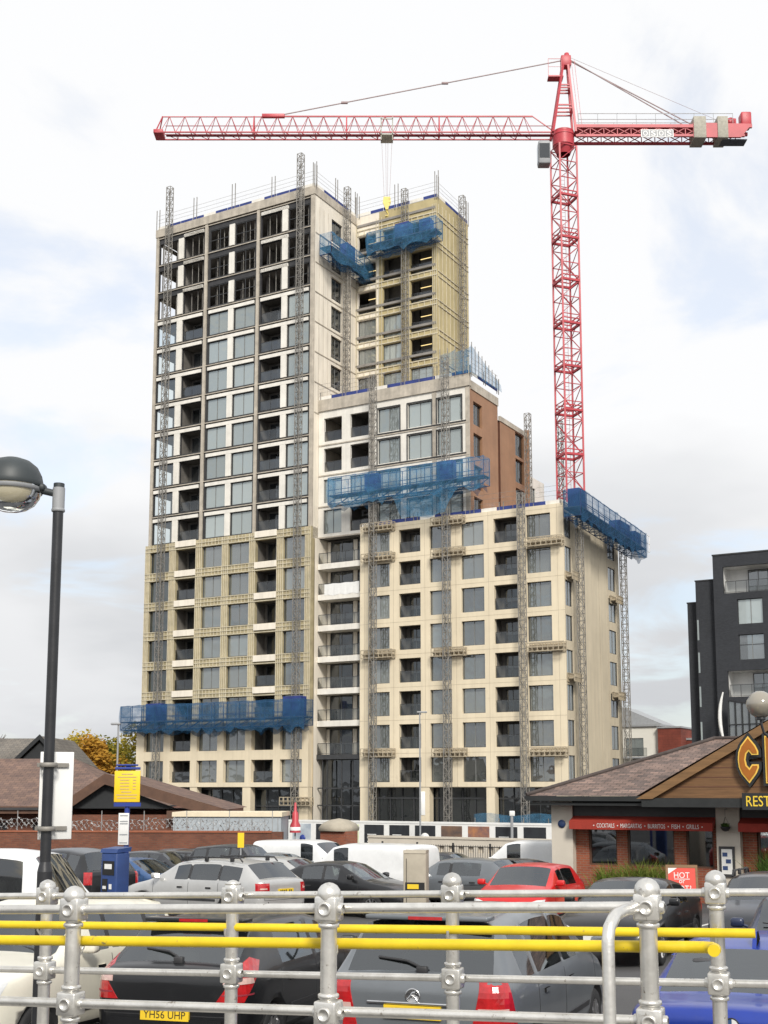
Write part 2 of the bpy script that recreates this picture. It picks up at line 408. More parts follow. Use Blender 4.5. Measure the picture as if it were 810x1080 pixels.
so = bpy.data.objects.new('sun', sl); COL.objects.link(so)
d = Vector((math.sin(SUN_AZ)*math.cos(SUN_EL), math.cos(SUN_AZ)*math.cos(SUN_EL), math.sin(SUN_EL)))
so.rotation_euler = d.to_track_quat('Z', 'Y').to_euler()
so.location = (0,-20,30)
vs = scene.view_settings; vs.view_transform = 'Standard'; vs.look = 'None'; vs.gamma = 1; vs.exposure = 1.0; vs.use_curve_mapping = False
scene.cycles.max_bounces = 6; scene.cycles.transparent_max_bounces = 16; scene.cycles.use_denoising = True
scene.cycles.caustics_reflective = False; scene.cycles.caustics_refractive = False

# ------------------------------------------------------------------ ground
def ground_z(y): return -2.4-.028*min(y, 110)
g = MB()
ys = [-80, 0, 20, 40, 60, 80, 110]
for i in range(len(ys)-1):
    g.face([(-3000, ys[i], ground_z(ys[i])), (3000, ys[i], ground_z(ys[i])), (3000, ys[i+1], ground_z(ys[i+1])), (-3000, ys[i+1], ground_z(ys[i+1]))])
g.face([(-3000,110,ground_z(110)), (3000,110,ground_z(110)), (3000,5000,ground_z(110)), (-3000,5000,ground_z(110))])
tag(g.build('ground', M['asphalt']), kind='structure')
A = Vector((.8696,-.4937,0)); B = Vector((.4937,.8696,0)); ROT = math.atan2(-.4937, .8696)
g = MB()      # parking bay lines, parallel to the parked cars
for k in range(-8, 14):
    c = Vector((-1.9,13.2,0)) + A*(2.55*k) ; 
    for side in (0, 1):
        p0 = c + B*(-1.2+20*side); p1 = p0 + B*5.2; w_ = A*.05
        if p0.y < 6.5 or abs(p0.x) > 26: continue
        q = [p0-w_, p0+w_, p1+w_, p1-w_]
        g.face([(v.x, v.y, ground_z(v.y)+.005) for v in q])
tag(g.build('bay_markings', M['line_white']), kind='structure')
# raised walkway the camera stands on, with the ramp between the railings
g = MB()
g.box((-14,-6,-3), (14,4.2,-1.72)); 
tag(g.build('pavement', M['paving']), kind='structure')
RD = Vector((.934,-.358,0)); RN = Vector((.358,.934,0))
# ------------------------------------------------------------------ construction site
P0 = Vector((15.67, 103., 0)); GZ = -5.48
def SITE(s, t, z): return P0 + A*s + B*t + Vector((0,0,z))
class Local:
    """a thing standing on the building grid: parts are written in (s, t, z) metres along / into / above the low block's front corner"""
    def __init__(s, name, label, cat, s0, t0, z0=GZ, group=None):
        s.root = thing(name, label, cat, SITE(s0, t0, z0), ROT, group); s.off = Vector((-s0, -t0, -z0))
    def part(s, mb, name, mats, parent=None, loc=None):
        return mb.build(name, mats, parent or s.root, s.off if parent is None else (0,0,0))
    def put(s, me, name, p, side=False, parent=None):
        return link(name, me, parent or s.root, Vector(p)+s.off, math.pi/2 if side else 0)
_wc = {}
def win_meshes(w, h, mull=(.5,), fr=.055, frame='dark_frame', pane='glass', trans=None):
    k = (round(w,2), round(h,2), mull, frame, pane, trans)
    if k not in _wc:
        f = MB(); d0, d1 = -.05, .05
        f.box((0,d0,0), (fr,d1,h)); f.box((w-fr,d0,0), (w,d1,h)); f.box((fr,d0,0), (w-fr,d1,fr)); f.box((fr,d0,h-fr), (w-fr,d1,h))
        for q in mull: f.box((w*q-.028,d0+.01,fr), (w*q+.028,d1-.01,h-fr), 1)
        if trans: f.box((fr,d0+.012,h*trans-.03), (w-fr,d1-.012,h*trans+.03))
        p = MB(); p.face([(fr*.5,0,fr*.5), (w-fr*.5,0,fr*.5), (w-fr*.5,0,h-fr*.5), (fr*.5,0,h-fr*.5)])
        _wc[k] = (f.mesh('window', [M[frame], M['mullion']]), p.mesh('pane', [M[pane]]))
    return _wc[k]
def window(L, p, w, h, side=False, **kw):
    a, b = win_meshes(w, h, **kw)
    o = L.put(a, 'window', p, side); link('pane', b, o); return o
def wall(mb, plane, ur, zr, holes, reveal=.25, side=False, m=0, mr=None):
    """wall sheet with real openings and reveals; front walls face -t, side walls face +s"""
    P = (lambda u, z, d: (plane-d, u, z)) if side else (lambda u, z, d: (u, plane+d, z))
    hs = [h for h in holes if h[1] > ur[0] and h[0] < ur[1] and h[3] > zr[0] and h[2] < zr[1]]
    us = sorted({ur[0], ur[1], *[x for h in hs for x in h[:2] if ur[0] < x < ur[1]]})
    zs = sorted({zr[0], zr[1], *[x for h in hs for x in h[2:] if zr[0] < x < zr[1]]})
    for i in range(len(us)-1):
        for j in range(len(zs)-1):
            uc, zc = (us[i]+us[i+1])/2, (zs[j]+zs[j+1])/2
            if any(h[0] < uc < h[1] and h[2] < zc < h[3] for h in hs): continue
            mb.face([P(us[i],zs[j],0), P(us[i+1],zs[j],0), P(us[i+1],zs[j+1],0), P(us[i],zs[j+1],0)], m)
    mr = m if mr is None else mr
    for (a, b, c, d_) in hs:
        mb.face([P(a,c,0), P(b,c,0), P(b,c,reveal), P(a,c,reveal)], mr); mb.face([P(a,d_,0), P(b,d_,0), P(b,d_,reveal), P(a,d_,reveal)], mr)
        mb.face([P(a,c,0), P(a,d_,0), P(a,d_,reveal), P(a,c,reveal)], mr); mb.face([P(b,c,0), P(b,d_,0), P(b,d_,reveal), P(b,c,reveal)], mr)

# ---------------- the tall tower
T = Local('apartment_tower', 'tallest tower of the building site, nineteen glazed storeys, half clad in tan insulation', 'tower', -36, 0)
TZ = lambda k: .62+3.08*k
TC = [(-45.9,-43.35), (-42.5,-39.92), (-39.12,-36.6), (-35.82,-33.25), (-32.5,-29.95), (-29.15,-26.65)]
lo = MB()                                     # cream cladding, first two storeys and the columns under it
holesA = [(c[0], c[1], TZ(k), TZ(k)+2.15) for c in TC for k in (0,1)]
wall(lo, -.45, (-46.9,-25.95), (.18,6.35), holesA, .6)
lo.face([(-46.9,-.45,.18), (-25.95,-.45,.18), (-25.95,1.,.18), (-46.9,1.,.18)])
lo.face([(-25.95,-.45,.18), (-25.95,1.0,.18), (-25.95,1.0,6.35), (-25.95,-.45,6.35)])
lo.face([(-46.9,-.45,.18), (-46.9,3,.18), (-46.9,3,6.35), (-46.9,-.45,6.35)])
for a, b in ((-46.9,-46.0), (-39.9,-39.05), (-33.5,-32.55), (-26.95,-25.97)): lo.box((a,-.4,GZ), (b,.35,.16))
T.part(lo, 'cream_cladding', M['cream'])
g_ = MB(); g_.box((-46.5,.9,GZ), (-26,1.0,-.02)); T.part(g_, 'shopfront', M['glass_dark'])
f_ = MB()
for i in range(16):
    x = -46.4+i*1.36; f_.box((x-.04,.8,GZ), (x+.04,.9,-.05))
f_.box((-46.5,.78,-1.7), (-26,.88,-1.6)); f_.box((-46.5,.6,-.1), (-26,.9,.16)); T.part(f_, 'shopfront_frame', M['dark_frame'])
mid = MB(); rails = MB()                      # tan insulation with its rail grid
holesB = [(c[0], c[1], TZ(k)-.02, TZ(k)+2.14) for c in TC for k in range(2,8)]
wall(mid, -.22, (-46.55,-25.98), (6.36,25.12), holesB, .42)
mid.face([(-25.98,-.22,6.36), (-25.98,1.,6.36), (-25.98,1.,25.12), (-25.98,-.22,25.12)])
mid.face([(-46.55,-.22,6.36), (-46.55,15,6.36), (-46.55,15,25.12), (-46.55,-.22,25.12)])
mid.face([(-46.55,-.22,25.12), (-25.98,-.22,25.12), (-25.98,.05,25.12), (-46.55,.05,25.12)])
edges = [-46.55]+[x for c in TC for x in c]+[-25.98]
for i in range(0, len(edges), 2):             # vertical rails on each pier
    a, b = edges[i], edges[i+1]; n = max(2, int((b-a)/.28)+1)
    for k in range(n+1):
        x = a+.05+(b-a-.1)*k/n; rails.box((x-.03,-.29,6.36), (x+.03,-.222,25.1))
for k in range(2,9):
    zt, zb = TZ(k)-.05, TZ(k-1)+2.18
    for z in (zb+.03, (zb+zt)/2, zt-.03):
        if 6.4 < z < 25.1: rails.box((-46.52,-.315,z-.03), (-26.,-.292,z+.03))
    for ci, c in enumerate(TC):
        if ci in (1,4): continue
        n = 6
        for q in range(n+1):
            x = c[0]+(c[1]-c[0])*q/n
            if zb > 6.3: rails.box((x-.025,-.288,zb), (x+.025,-.224,min(zt,25.1)))
T.part(mid, 'insulation', M['wool']); T.part(rails, 'cladding_rails', M['wool_rail'])
for k in range(3,9):
    for ci in (1,4): T.part(MB().box((TC[ci][0]-.05,-.36,TZ(k)-.68), (TC[ci][1]+.05,-.317,TZ(k)-.06)), 'balcony_slab_edge', M['pale_board'])
up = MB(); wb = MB(); be = MB()               # bare upper storeys: dark sheathing, white boards, beige slab edges and columns
holesC = [(c[0], c[1], TZ(k), TZ(k)+2.28) for c in TC for k in range(8,19)]
wall(up, .1, (-46.2,-26.0), (25.13,59.3), holesC, .2)
T.part(up, 'sheathing', M['charcoal'])
for a, b in ((-46.35,-46.0), (-39.72,-39.36), (-33.04,-32.70), (-26.42,-25.97)): be.box((a,-.06,25.15), (b,.09,59.2))
for k in range(8,20): be.box((-46.3,-.02,TZ(k)-.25), (-26.05,.08,TZ(k)-.16))
be.box((-46.4,-.12,59.12), (-25.9,.2,60.0)); be.box((-46.4,.2,59.12), (-46.1,15.3,60.)); be.box((-26.2,.2,59.12), (-25.9,8,60.))
T.part(be, 'slab_edge', M['beige_edge'])
for k in range(8,19):
    z = TZ(k); top = k >= 16
    for (i, j) in ((0,1), (2,3), (4,5)):
        a, b, c, d = *TC[i], *TC[j]
        if not (top and i == 0): wb.box((b+.06,-.035,z-.02), (c-.06,.09,z+2.3))
        if top and i == 2: continue
        if not (top and i == 0): wb.box((a+.02,-.04,z+2.31), (c-.07,.09,z+2.66))
        if not (top and i == 4) : wb.box((c-.065,-.04,z+2.31), (d-.02,.09,z+2.66))
    if top: wb.box((TC[0][1]+.08,-.035,z-.02), (TC[1][0]-.08,.09,z+2.3)); wb.box((TC[1][0]-.07,-.04,z+2.31), (TC[1][1],.09,z+2.62)); wb.box((TC[4][0],-.04,z+2.31), (TC[5][0],.085,z+2.62))
T.part(wb, 'white_panel', M['white_board'])
def rail_mesh(w, h=1.05, solid=False):
    k = ('rail', round(w,2), solid)
    if k not in _wc:
        f = MB(); f.box((0,-.02,h-.05), (w,.02,h)); f.box((0,-.02,.04), (w,.02,.08))
        n = max(2, int(w/.9))
        for i in range(n+1): f.box((w*i/n-.02 if i else 0,-.018,.0), (w*i/n+.02 if i < n else w,.018,h-.05))
        p = MB(); p.face([(0,0,.08), (w,0,.08), (w,0,h-.05), (0,0,h-.05)])
        _wc[k] = (f.mesh('balustrade', [M['dark_frame']]), p.mesh('rail_glass', [M['glass_rail' if not solid else 'glass_dark']]))
    return _wc[k]
def balustrade(L, p, w, side=False, solid=False):
    a, b = rail_mesh(w, solid=solid); o = L.put(a, 'balustrade', p, side); link('rail_glass', b, o)
rnd = random.Random(4)
for k in range(19):
    z = TZ(k); t0 = (.02 if k < 2 else .08 if k < 8 else .22); h = 2.15 if k < 8 else 2.28
    for ci, c in enumerate(TC):
        w_ = c[1]-c[0]
        if k >= 16: continue
        if ci in (1,4):                       # loggia: room behind, balustrade in front
            bal = MB(); bal.box((c[0]-.05,t0+1.5,z-.1), (c[1]+.05,t0+1.6,z+2.6)); bal.box((c[0]-.1,t0,z-.1), (c[0]-.02,t0+1.5,z+2.6)); bal.box((c[1]+.02,t0,z-.1), (c[1]+.1,t0+1.5,z+2.6))
            bal.box((c[0],t0,z-.12), (c[1],t0+1.5,z-.02)); bal.box((c[0],t0,z+h+.01), (c[1],t0+1.5,z+h+.1))
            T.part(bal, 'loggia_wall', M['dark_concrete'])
            window(T, (c[0]+.35, t0+1.42, z), w_-.75, 2.05, mull=(.5,), pane='glass_dark')
            if rnd.random() < .8: balustrade(T, (c[0]+.02, t0-.02, z+.02), w_-.04, solid=rnd.random() < .45)
        else:
            window(T, (c[0], t0, z), w_, h, pane='glass_clear' if ci == 0 else ('glass' if k < 8 else 'glass_pale'), mull=(.5,))
core = MB()
for k in range(1,20): core.box((-46.1,.3,TZ(k)-.33), (-26.2,8,TZ(k)-.08)); core.box((-46.1,8.,TZ(k)-.33), (-16.6,15.,TZ(k)-.08))
core.box((-42.6,5,GZ), (-30,11,59.3)); core.box((-26,11,30), (-20,15.2,59.)); core.box((-43.05,.4,0), (-42.9,5,59)); 
for k in range(19):
    for x in (-39.5,-36.2,-32.9,-29.5): core.box((x-.06,1.7,TZ(k)-.08), (x+.06,4.9,TZ(k)+2.74))
T.part(core, 'structure_frame', M['concrete'])
#                                 # props standing in the unglazed top storeys
for k in (16,17,18):
    for ci in (2,3,5,1,4):
        for q in (.3,.62,.85):
            x = TC[ci][0]+(TC[ci][1]-TC[ci][0])*q; T.part(MB().box((x-.03,.45,TZ(k)-.08), (x+.03,.51,TZ(k)+2.7)), 'prop', M['steel'])
    for q in (.1,.9): x = TC[0][0]+2.5*q; T.part(MB().box((x-.05,.3,TZ(k)-.08), (x+.05,.4,TZ(k)+2.7)), 'prop', M['steel'])
    for ci in (2,3,5):
        q = MB(); a, b = TC[ci]
        for zz in (.0,1.1,2.2): q.box((a,.14,TZ(k)+zz), (b,.2,TZ(k)+zz+.06))
        for x in (a+.03,(a+b)/2,b-.03): q.box((x-.03,.15,TZ(k)), (x+.03,.19,TZ(k)+2.26))
        T.part(q, 'empty_window_frame', M['dark_frame'])
lw_ = MB(); wall(lw_, -46.2, (.1,15.3), (6.4,58.8), [(.35,3.3,TZ(k),TZ(k)+2.3) for k in range(2,19)], .1, side=True)
for k in range(2,19): 
    for q in (.35,1.8,3.25): lw_.box((-46.2,q-.04,TZ(k)), (-46.1,q+.04,TZ(k)+2.3))
wall(lw_, 15.3, (-46.2,-16.35), (GZ,59.3), []); lw_.face([(-46.2,1,GZ), (-46.2,15.3,GZ), (-46.2,15.3,6.4), (-46.2,1,6.4)])
lw_.face([(-46.2,.1,59.25), (-26,.1,59.25), (-26,15.3,59.25), (-46.2,15.3,59.25)]); lw_.face([(-26,8.1,59.25), (-16.4,8.1,59.25), (-16.4,15.3,59.25), (-26,15.3,59.25)])
T.part(lw_, 'rear_wall', M['beige_edge'])
# white boarded flank of the tower
fl = MB(); holesF = [(3.2,5.25,36.9+3.1*k,36.9+3.1*k+2.35) for k in range(0,7)]
wall(fl, -25.98, (.1,8.1), (24,59.12), holesF, .25, side=True)
T.part(fl, 'white_flank', M['pale_board'])
fs = MB()
for k in range(7):
    z = 36.9+3.1*k-.38; fs.box((-25.97,.15,z), (-25.93,8.05,z+.1))
    for q in (.9,1.7,2.5,5.9,6.7,7.4): fs.box((-25.972,q-.012,z+.1), (-25.955,q+.012,z+3.))
T.part(fs, 'flank_battens', M['beige_edge'])
for k in range(7): window(T, (-26.2,3.2,36.9+3.1*k), 2.05, 2.35, side=True, pane='glass_dark', mull=(.5,))
# rear wing, ochre boarding
WC = [(-25.75,-23.6), (-22.75,-20.62), (-19.5,-17.0)]
wg = MB(); wz = [39.9+3.1*k for k in range(6)]
holesW = [(c[0],c[1],z,z+2.35) for c in WC for z in wz]
wp = MB(); wall(wp, 8.1, (-25.97,-23.2), (36,60.), holesW, .3); T.part(wp, 'pale_boarding', M['pale_board']); wall(wg, 8.1, (-23.2,-16.35), (36,60.), holesW, .3); wall(wg, -16.35, (8.1,15.3), (33,60.), [], .3, side=True)
T.part(wg, 'wing_boarding', M['wing_wool'])
wr = MB()
for z in wz+[58.5]:
    for dz in (-.62,-.1): wr.box((-25.95,8.02,z+dz-.05), (-16.4,8.098,z+dz+.05))
for q in range(14):
    for z in wz+[58.5]:
        x = -25.7+q*.71; wr.box((x-.03,8.03,z-.57), (x+.03,8.097,z-.15))
for a, b in ((-26,-25.8), (-23.55,-22.8), (-20.55,-19.55), (-16.95,-16.4)):
    for k in range(3): x = a+.06+(b-a-.12)*k/2; wr.box((x-.03,8.0,36), (x+.03,8.02,59.3))
zz = 36.
while zz < 59:
    for q in (0,.55): wr.box((-16.345,8.12,zz+q-.035), (-16.27,15.25,zz+q+.035))
    zz += 3.1
for k in range(9): y = 8.3+k*.85; wr.box((-16.347,y-.03,36), (-16.30,y+.03,59.3))
T.part(wr, 'wing_rails', M['wool_rail'])
for i, z in enumerate(wz):
    for ci, c in enumerate(WC):
        if i < 3 and ci < 2 or i == 0: window(T, (c[0],8.35,z), c[1]-c[0], 2.35, pane='glass_pale' if ci else 'glass', mull=(.33,.66))
        else: balustrade(T, (c[0]+.02,8.3,z), c[1]-c[0]-.04)
        T.part(MB().box((c[0]-.1,10.6,z-.2), (c[1]+.1,10.7,z+2.9)), 'wing_partition', M['concrete'])
        if (i, ci) in ((5,0),(4,0),(3,0),(5,2),(4,2),(3,2),(2,2),(1,2),(2,0),(1,0)): T.part(MB().box((c[0]+.5,9.4,z+2.0), (c[1]-.75,9.47,z+2.05)), 'strip_light', M['lit'])
# edge protection along the roofs
def edge(L, runs, z, h=2.3, posts=True, step=4.7):
    pb = MB(); bd = MB(); sc_ = MB()
    for (p, q) in runs:
        p, q = Vector((*p,0)), Vector((*q,0)); d = q-p; n = max(1, round(d.length/step)); d_ = d.normalized()
        for i in range(n+1):
            c = p+d*i/n
            for o in (-.2,.2):
                cc = c+d_*o; pb.bar((cc.x,cc.y,z-.2), (cc.x,cc.y,z+h+.5*((i*7)%3)/2), .045)
        nb = max(1, round(d.length/1.6))
        for i in range(nb):
            a, b = p+d*(i+.02)/nb, p+d*(i+.98)/nb
            nrm = Vector((-d_.y,d_.x,0))*.04
            bd.face([(a.x,a.y,z+.02), (b.x,b.y,z+.02), (b.x,b.y,z+.34), (a.x,a.y,z+.34)], 0 if i % 4 else 1)
            bd.face([(a.x+nrm.x,a.y+nrm.y,z+.02), (b.x+nrm.x,b.y+nrm.y,z+.02), (b.x+nrm.x,b.y+nrm.y,z+.34), (a.x+nrm.x,a.y+nrm.y,z+.34)], 0 if i % 4 else 1)
        for hh in (.75,1.15,1.6): pb.bar((p.x,p.y,z+hh), (q.x,q.y,z+hh), .012)
        sc_.face([(p.x,p.y,z+.45), (q.x,q.y,z+.45), (q.x,q.y,z+1.6), (p.x,p.y,z+1.6)])
    L.part(pb, 'edge_posts', M['steel']); L.part(bd, 'toe_boards', [M['blue_board'], M['white_board']]); L.part(sc_, 'edge_mesh', M['mesh_screen'])
edge(T, [((-46.2,.0),(-26,.0)), ((-25.95,.1),(-25.95,8.0)), ((-25.8,8.05),(-16.4,8.05)), ((-16.35,8.2),(-16.35,15.2))], 60.0)

# ---------------- the middle block
Mb = Local('mid_rise_block', 'middle block of the building site with white front and brown clad right flank', 'apartment block', -17, 1)
MC = [(-25.35,-23.3), (-22.35,-20.25), (-19.25,-16.9), (-16.0,-13.5), (-12.9,-10.4)]
MZ = [24.45, 27.5, 30.6, 33.65]
mw = MB(); holesM = [(c[0],c[1],z,z+2.35) for c in MC for z in MZ]
wall(mw, 1.0, (-25.95,-9.54), (24.0,37.0), holesM, .3)
Mb.part(mw, 'white_front', M['white_board'])
mt = MB(); mt.box((-25.95,.85,36.75), (-9.5,1.2,37.9))
for z in MZ: mt.box((-25.9,.93,z-.42), (-20.,.99,z-.3))
for z in MZ[1:]: mt.box((-19.9,.93,z-.36), (-9.6,.99,z-.24))
for x in (-19.85,-13.2,-9.75): mt.box((x-.22,.95,24), (x+.22,.99,36.7))
Mb.part(mt, 'slab_edge', M['beige_edge'])
ml = MB()
for z in MZ[1:]: ml.box((-19.6,.9,z-.22), (-9.9,.985,z-.1))
for (c, z) in [(c, z) for c in MC[2:] for z in MZ]: ml.box((c[0]-.12,.94,z-.02), (c[0]-.02,.99,z+2.4)); ml.box((c[1]+.02,.94,z-.02), (c[1]+.12,.99,z+2.4)); ml.box((c[0]-.1,.94,z+2.36), (c[1]+.1,.988,z+2.46))
Mb.part(ml, 'dark_trim', M['charcoal'])
for i, z in enumerate(MZ):
    for ci, c in enumerate(MC):
        if (i >= 2 and ci < 2) or (i == 0 and ci == 1): balustrade(Mb, (c[0]+.02,1.2,z), c[1]-c[0]-.04)
        else: window(Mb, (c[0],1.22,z), c[1]-c[0], 2.35, pane='glass_pale', mull=(.5,))
mi = MB()
for z in MZ+[36.75]:
    mi.box((-25.9,1.35,z-.33), (-9.85,7.1,z-.08))
    if z < 36: mi.box((-25.9,7.1,z-.33), (-10.45,14.8,z-.08))
mi.box((-25.9,5.,24), (-10,5.3,37))
for x in (-22.85,-19.8,-16.4,-13.2): mi.box((x-.06,1.4,24), (x+.06,5,36.5))
Mb.part(mi, 'structure_frame', M['concrete'])
bw = MB(); holesS = [(1.75,3.65,z,z+2.2) for z in (24.3,27.3,30.3,33.3)]+[(12.1,14.2,z,z+2.4) for z in (24.2,27.2,30.2,32.9)]
wall(bw, -9.54, (1.0,7.2), (24,36.5), holesS, .3, side=True); wall(bw, -9.85, (8.4,15.0), (24,35.4), holesS, .3, side=True)
bw.face([(-9.54,7.2,24), (-10.4,7.2,24), (-10.4,7.2,36.5), (-9.54,7.2,36.5)], 1); bw.face([(-10.4,7.2,24), (-10.4,8.4,24), (-10.4,8.4,36.5), (-10.4,7.2,36.5)], 1); bw.face([(-9.85,8.4,24), (-10.4,8.4,24), (-10.4,8.4,35.4), (-9.85,8.4,35.4)], 1)
wall(bw, 15.0, (-25.9,-9.54), (GZ,36.2), []); bw.face([(-25.9,1.2,37.3), (-9.6,1.2,37.3), (-9.6,7.2,37.0), (-25.9,7.2,37.0)], 1); bw.face([(-25.9,7.2,35.4), (-9.9,7.2,35.4), (-9.9,15,35.4), (-25.9,15,35.4)], 1); bw.face([(-25.9,7.2,35.4), (-10.4,7.2,35.4), (-10.4,7.2,37.0), (-25.9,7.2,37.0)], 1)
Mb.part(bw, 'brown_flank', [M['brown_clad'], M['brown_dark']])
bc = MB(); bc.box((-9.72,1.21,36.5), (-9.46,7.25,37.3)); Mb.part(bc, 'parapet', M['beige_edge']); Mb.part(MB().box((-10.0,8.35,35.4), (-9.78,15.0,35.9)), 'parapet', M['beige_edge'])
for h in holesS: window(Mb, (-9.8 if h[0] < 7 else -10.1,h[0],h[2]), h[1]-h[0], h[3]-h[2], side=True, frame='wood', pane='glass_dark', mull=(.5,))
edge(Mb, [((-25.9,.9),(-20.1,.9)), ((-19.9,.9),(-9.6,.9)), ((-9.5,1.2),(-9.5,7.2))], 37.9, h=.8, step=3.)
ra = MB(); wall(ra, -9.9, (15.05,19.6), (24,31.6), [(15.9,17.2,25.,27.3), (15.9,17.2,28.2,30.5)], .2, side=True); ra.face([(-9.9,15.05,31.6), (-9.9,19.6,31.6), (-16,19.6,31.6), (-16,15.05,31.6)]); ra.face([(-9.9,19.6,GZ), (-16,19.6,GZ), (-16,19.6,31.6), (-9.9,19.6,31.6)]); ra.face([(-9.9,15.05,GZ), (-9.9,19.6,GZ), (-9.9,19.6,24), (-9.9,15.05,24)])
Mb.part(ra, 'rear_annex', M['white_board'])
for z in (25.,28.2): window(Mb, (-10.05,15.9,z), 1.3, 2.3, side=True)
# recessed balcony bay with the entrance under it
for z in (21.2,18.2,15.2,12.2,9.15,6.1): Mb.part(MB().box((-25.75,.72,z-.27), (-20.7,2.5,z+.27)), 'balcony_slab', M['white_board'])
bs = MB(); bs.box((-25.75,.7,2.75), (-20.7,2.6,3.2)); bs.box((-25.75,.9,.0), (-20.7,1.0,.12)); bs.box((-25.75,.9,-1.6), (-20.7,1.,-1.48))
for x in (-25.2,-24.7,-23.1,-21.9): bs.box((x-.05,.9,GZ), (x+.05,1.,2.7))
Mb.part(bs, 'entrance_frame', M['dark_frame'])
eg = MB(); eg.face([(-25.75,1.8,GZ), (-20.7,1.8,GZ), (-20.7,1.8,2.7), (-25.75,1.8,2.7)]); Mb.part(eg, 'entrance_glass', M['glass_dark'])
bk = MB(); bk.face([(-25.9,2.55,GZ), (-20.6,2.55,GZ), (-20.6,2.55,24), (-25.9,2.55,24)]); bk.face([(-25.8,.2,GZ), (-25.8,2.5,GZ), (-25.8,2.5,24), (-25.8,.2,24)], 1)
for z in (21.47,18.47,15.47,12.47,9.42,6.37,3.2): bk.box((-22.75,2.35,z), (-22.3,2.54,z+2.43), 1); bk.box((-25.7,2.35,z), (-25.35,2.54,z+2.43), 1)
Mb.part(bk, 'bay_wall', [M['dark_concrete'], M['pale_board']])
for z in (21.47,18.47,15.47,12.47,9.42,6.37,3.2):
    window(Mb, (-25.3,2.42,z), 2.5, 2.4, pane='glass_dark', mull=(.5,)); window(Mb, (-22.25,2.42,z), 1.5, 2.4, pane='glass_dark', mull=())
    balustrade(Mb, (-25.7,.8,z+.02), 4.98)
ban = MB(); n = 16
for i in range(n):
    xa, xb = -25+3.9*i/n, -25+3.9*(i+1)/n; za, zb = .06*math.sin(i*1.1), .06*math.sin((i+1)*1.1)
    ban.face([(xa,.70+.02*math.sin(i*2),18.35+za), (xb,.70+.02*math.sin((i+1)*2),18.35+zb), (xb,.72,19.45-zb*.4), (xa,.72,19.45-za*.4)])
ban = Mb.part(ban, 'white_sheet', M['white_paint'])

# ---------------- the eight storey block
K = Local('cream_block', 'cream clad eight storey block of the building site in front of the red crane', 'apartment block', -10, 0)
KZ = lambda k: .6+2.99*k
KC = [(-19.6,-17.43), (-16.44,-14.2), (-13.25,-11.08), (-10.07,-7.83), (-6.87,-4.64), (-3.76,-1.5)]
kf = MB(); holesK = [(c[0],c[1],KZ(k),KZ(k)+2.2) for c in KC for k in range(8)]
wall(kf, 0, (-20.6,-.3), (.15,24.45), holesK, .4)
kf.face([(-20.6,0,.15), (-.3,0,.15), (-.3,1.2,.15), (-20.6,1.2,.15)]); kf.face([(-20.6,0,.15), (-20.6,3,.15), (-20.6,3,24.45), (-20.6,0,24.45)])
kf.face([(-20.6,0,24.45), (-.3,0,24.45), (-.3,.35,24.45), (-20.6,.35,24.45)]); kf.face([(-20.6,.35,24.0), (-.3,.35,24.0), (-.3,.35,24.45), (-20.6,.35,24.45)])
kf.face([(-20.6,.35,24.0), (-.3,.35,24.0), (-.3,14.9,24.0), (-20.6,14.9,24.0)])
for a, b in ((-20.55,-19.6), (-14.25,-13.4), (-7.85,-7.05), (-1.4,-.35)): kf.box((a,.03,GZ), (b,.8,.13))
K.part(kf, 'cream_cladding', M['cream'])
kj = MB()                                     # panel joints
for z in [KZ(k)-.42 for k in range(9)]: kj.box((-20.6,-.006,z-.012), (-.3,.0-.002,z+.012))
for x in (-20.1,-17.0,-13.75,-10.6,-7.4,-4.2,-.9): kj.box((x-.012,-.006,.15), (x+.012,-.002,24.4))
K.part(kj, 'panel_joints', M['tie_tan'])
ks = MB(); holesR = [(.22,1.75,KZ(k),KZ(k)+2.2) for k in range(8)]+[(11.8,13.8,KZ(k),KZ(k)+2.2) for k in range(8)]
wall(ks, -.302, (.0,6.7), (GZ,24.45), holesR, .14, side=True); wall(ks, -.50, (6.7,14.9), (GZ,24.45), holesR, .12, side=True)
ks.face([(-.302,6.7,GZ), (-.5,6.7,GZ), (-.5,6.7,24.45), (-.302,6.7,24.45)]); wall(ks, 14.9, (-20.6,-.5), (GZ,24.4), [])
for y in (2.2,4.6,9.2,11.4): ks.box((-.5 if y > 6.7 else -.302, y-.012,.2), ((-.5 if y > 6.7 else -.302)+.012, y+.012, 24.3), 1)
K.part(ks, 'flank_cladding', [M['cream_shaded'], M['tie_tan']])
for h in holesR: window(K, ((-.42 if h[0] < 5 else -.6),h[0],h[2]), h[1]-h[0], 2.2, side=True, mull=(.5,), pane='glass')
inn = MB()
for k in range(8):
    z = KZ(k)
    for ci, c in enumerate(KC):
        w_ = c[1]-c[0]
        if ci in (1,4):
            lg = MB(); lg.box((c[0]-.05,1.5,z-.1), (c[1]+.05,1.6,z+2.4)); lg.box((c[0]-.1,.41,z-.1), (c[0]-.01,1.5,z+2.3)); lg.box((c[1]+.01,.41,z-.1), (c[1]+.1,1.5,z+2.3)); lg.box((c[0],.41,z-.1), (c[1],1.5,z-.01)); lg.box((c[0],.41,z+2.21), (c[1],1.5,z+2.3))
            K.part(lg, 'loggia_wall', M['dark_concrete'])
            window(K, (c[0]+.4,1.42,z), w_-.9, 2.05, pane='glass_dark', mull=(.5,)); balustrade(K, (c[0]+.02,.2,z+.01), w_-.04)
        else: window(K, (c[0],.3,z), w_, 2.2, pane='glass', mull=(.5,))
for k in range(9): inn.box((-20.4,.45,KZ(k)-.33), (-.75,14.6,KZ(k)-.05))
inn.box((-20,4.6,GZ), (-1,4.8,24))
for x in (-17.,-13.8,-10.6,-7.4,-4.2): inn.box((x-.06,.45,.2), (x+.06,4.6,24))
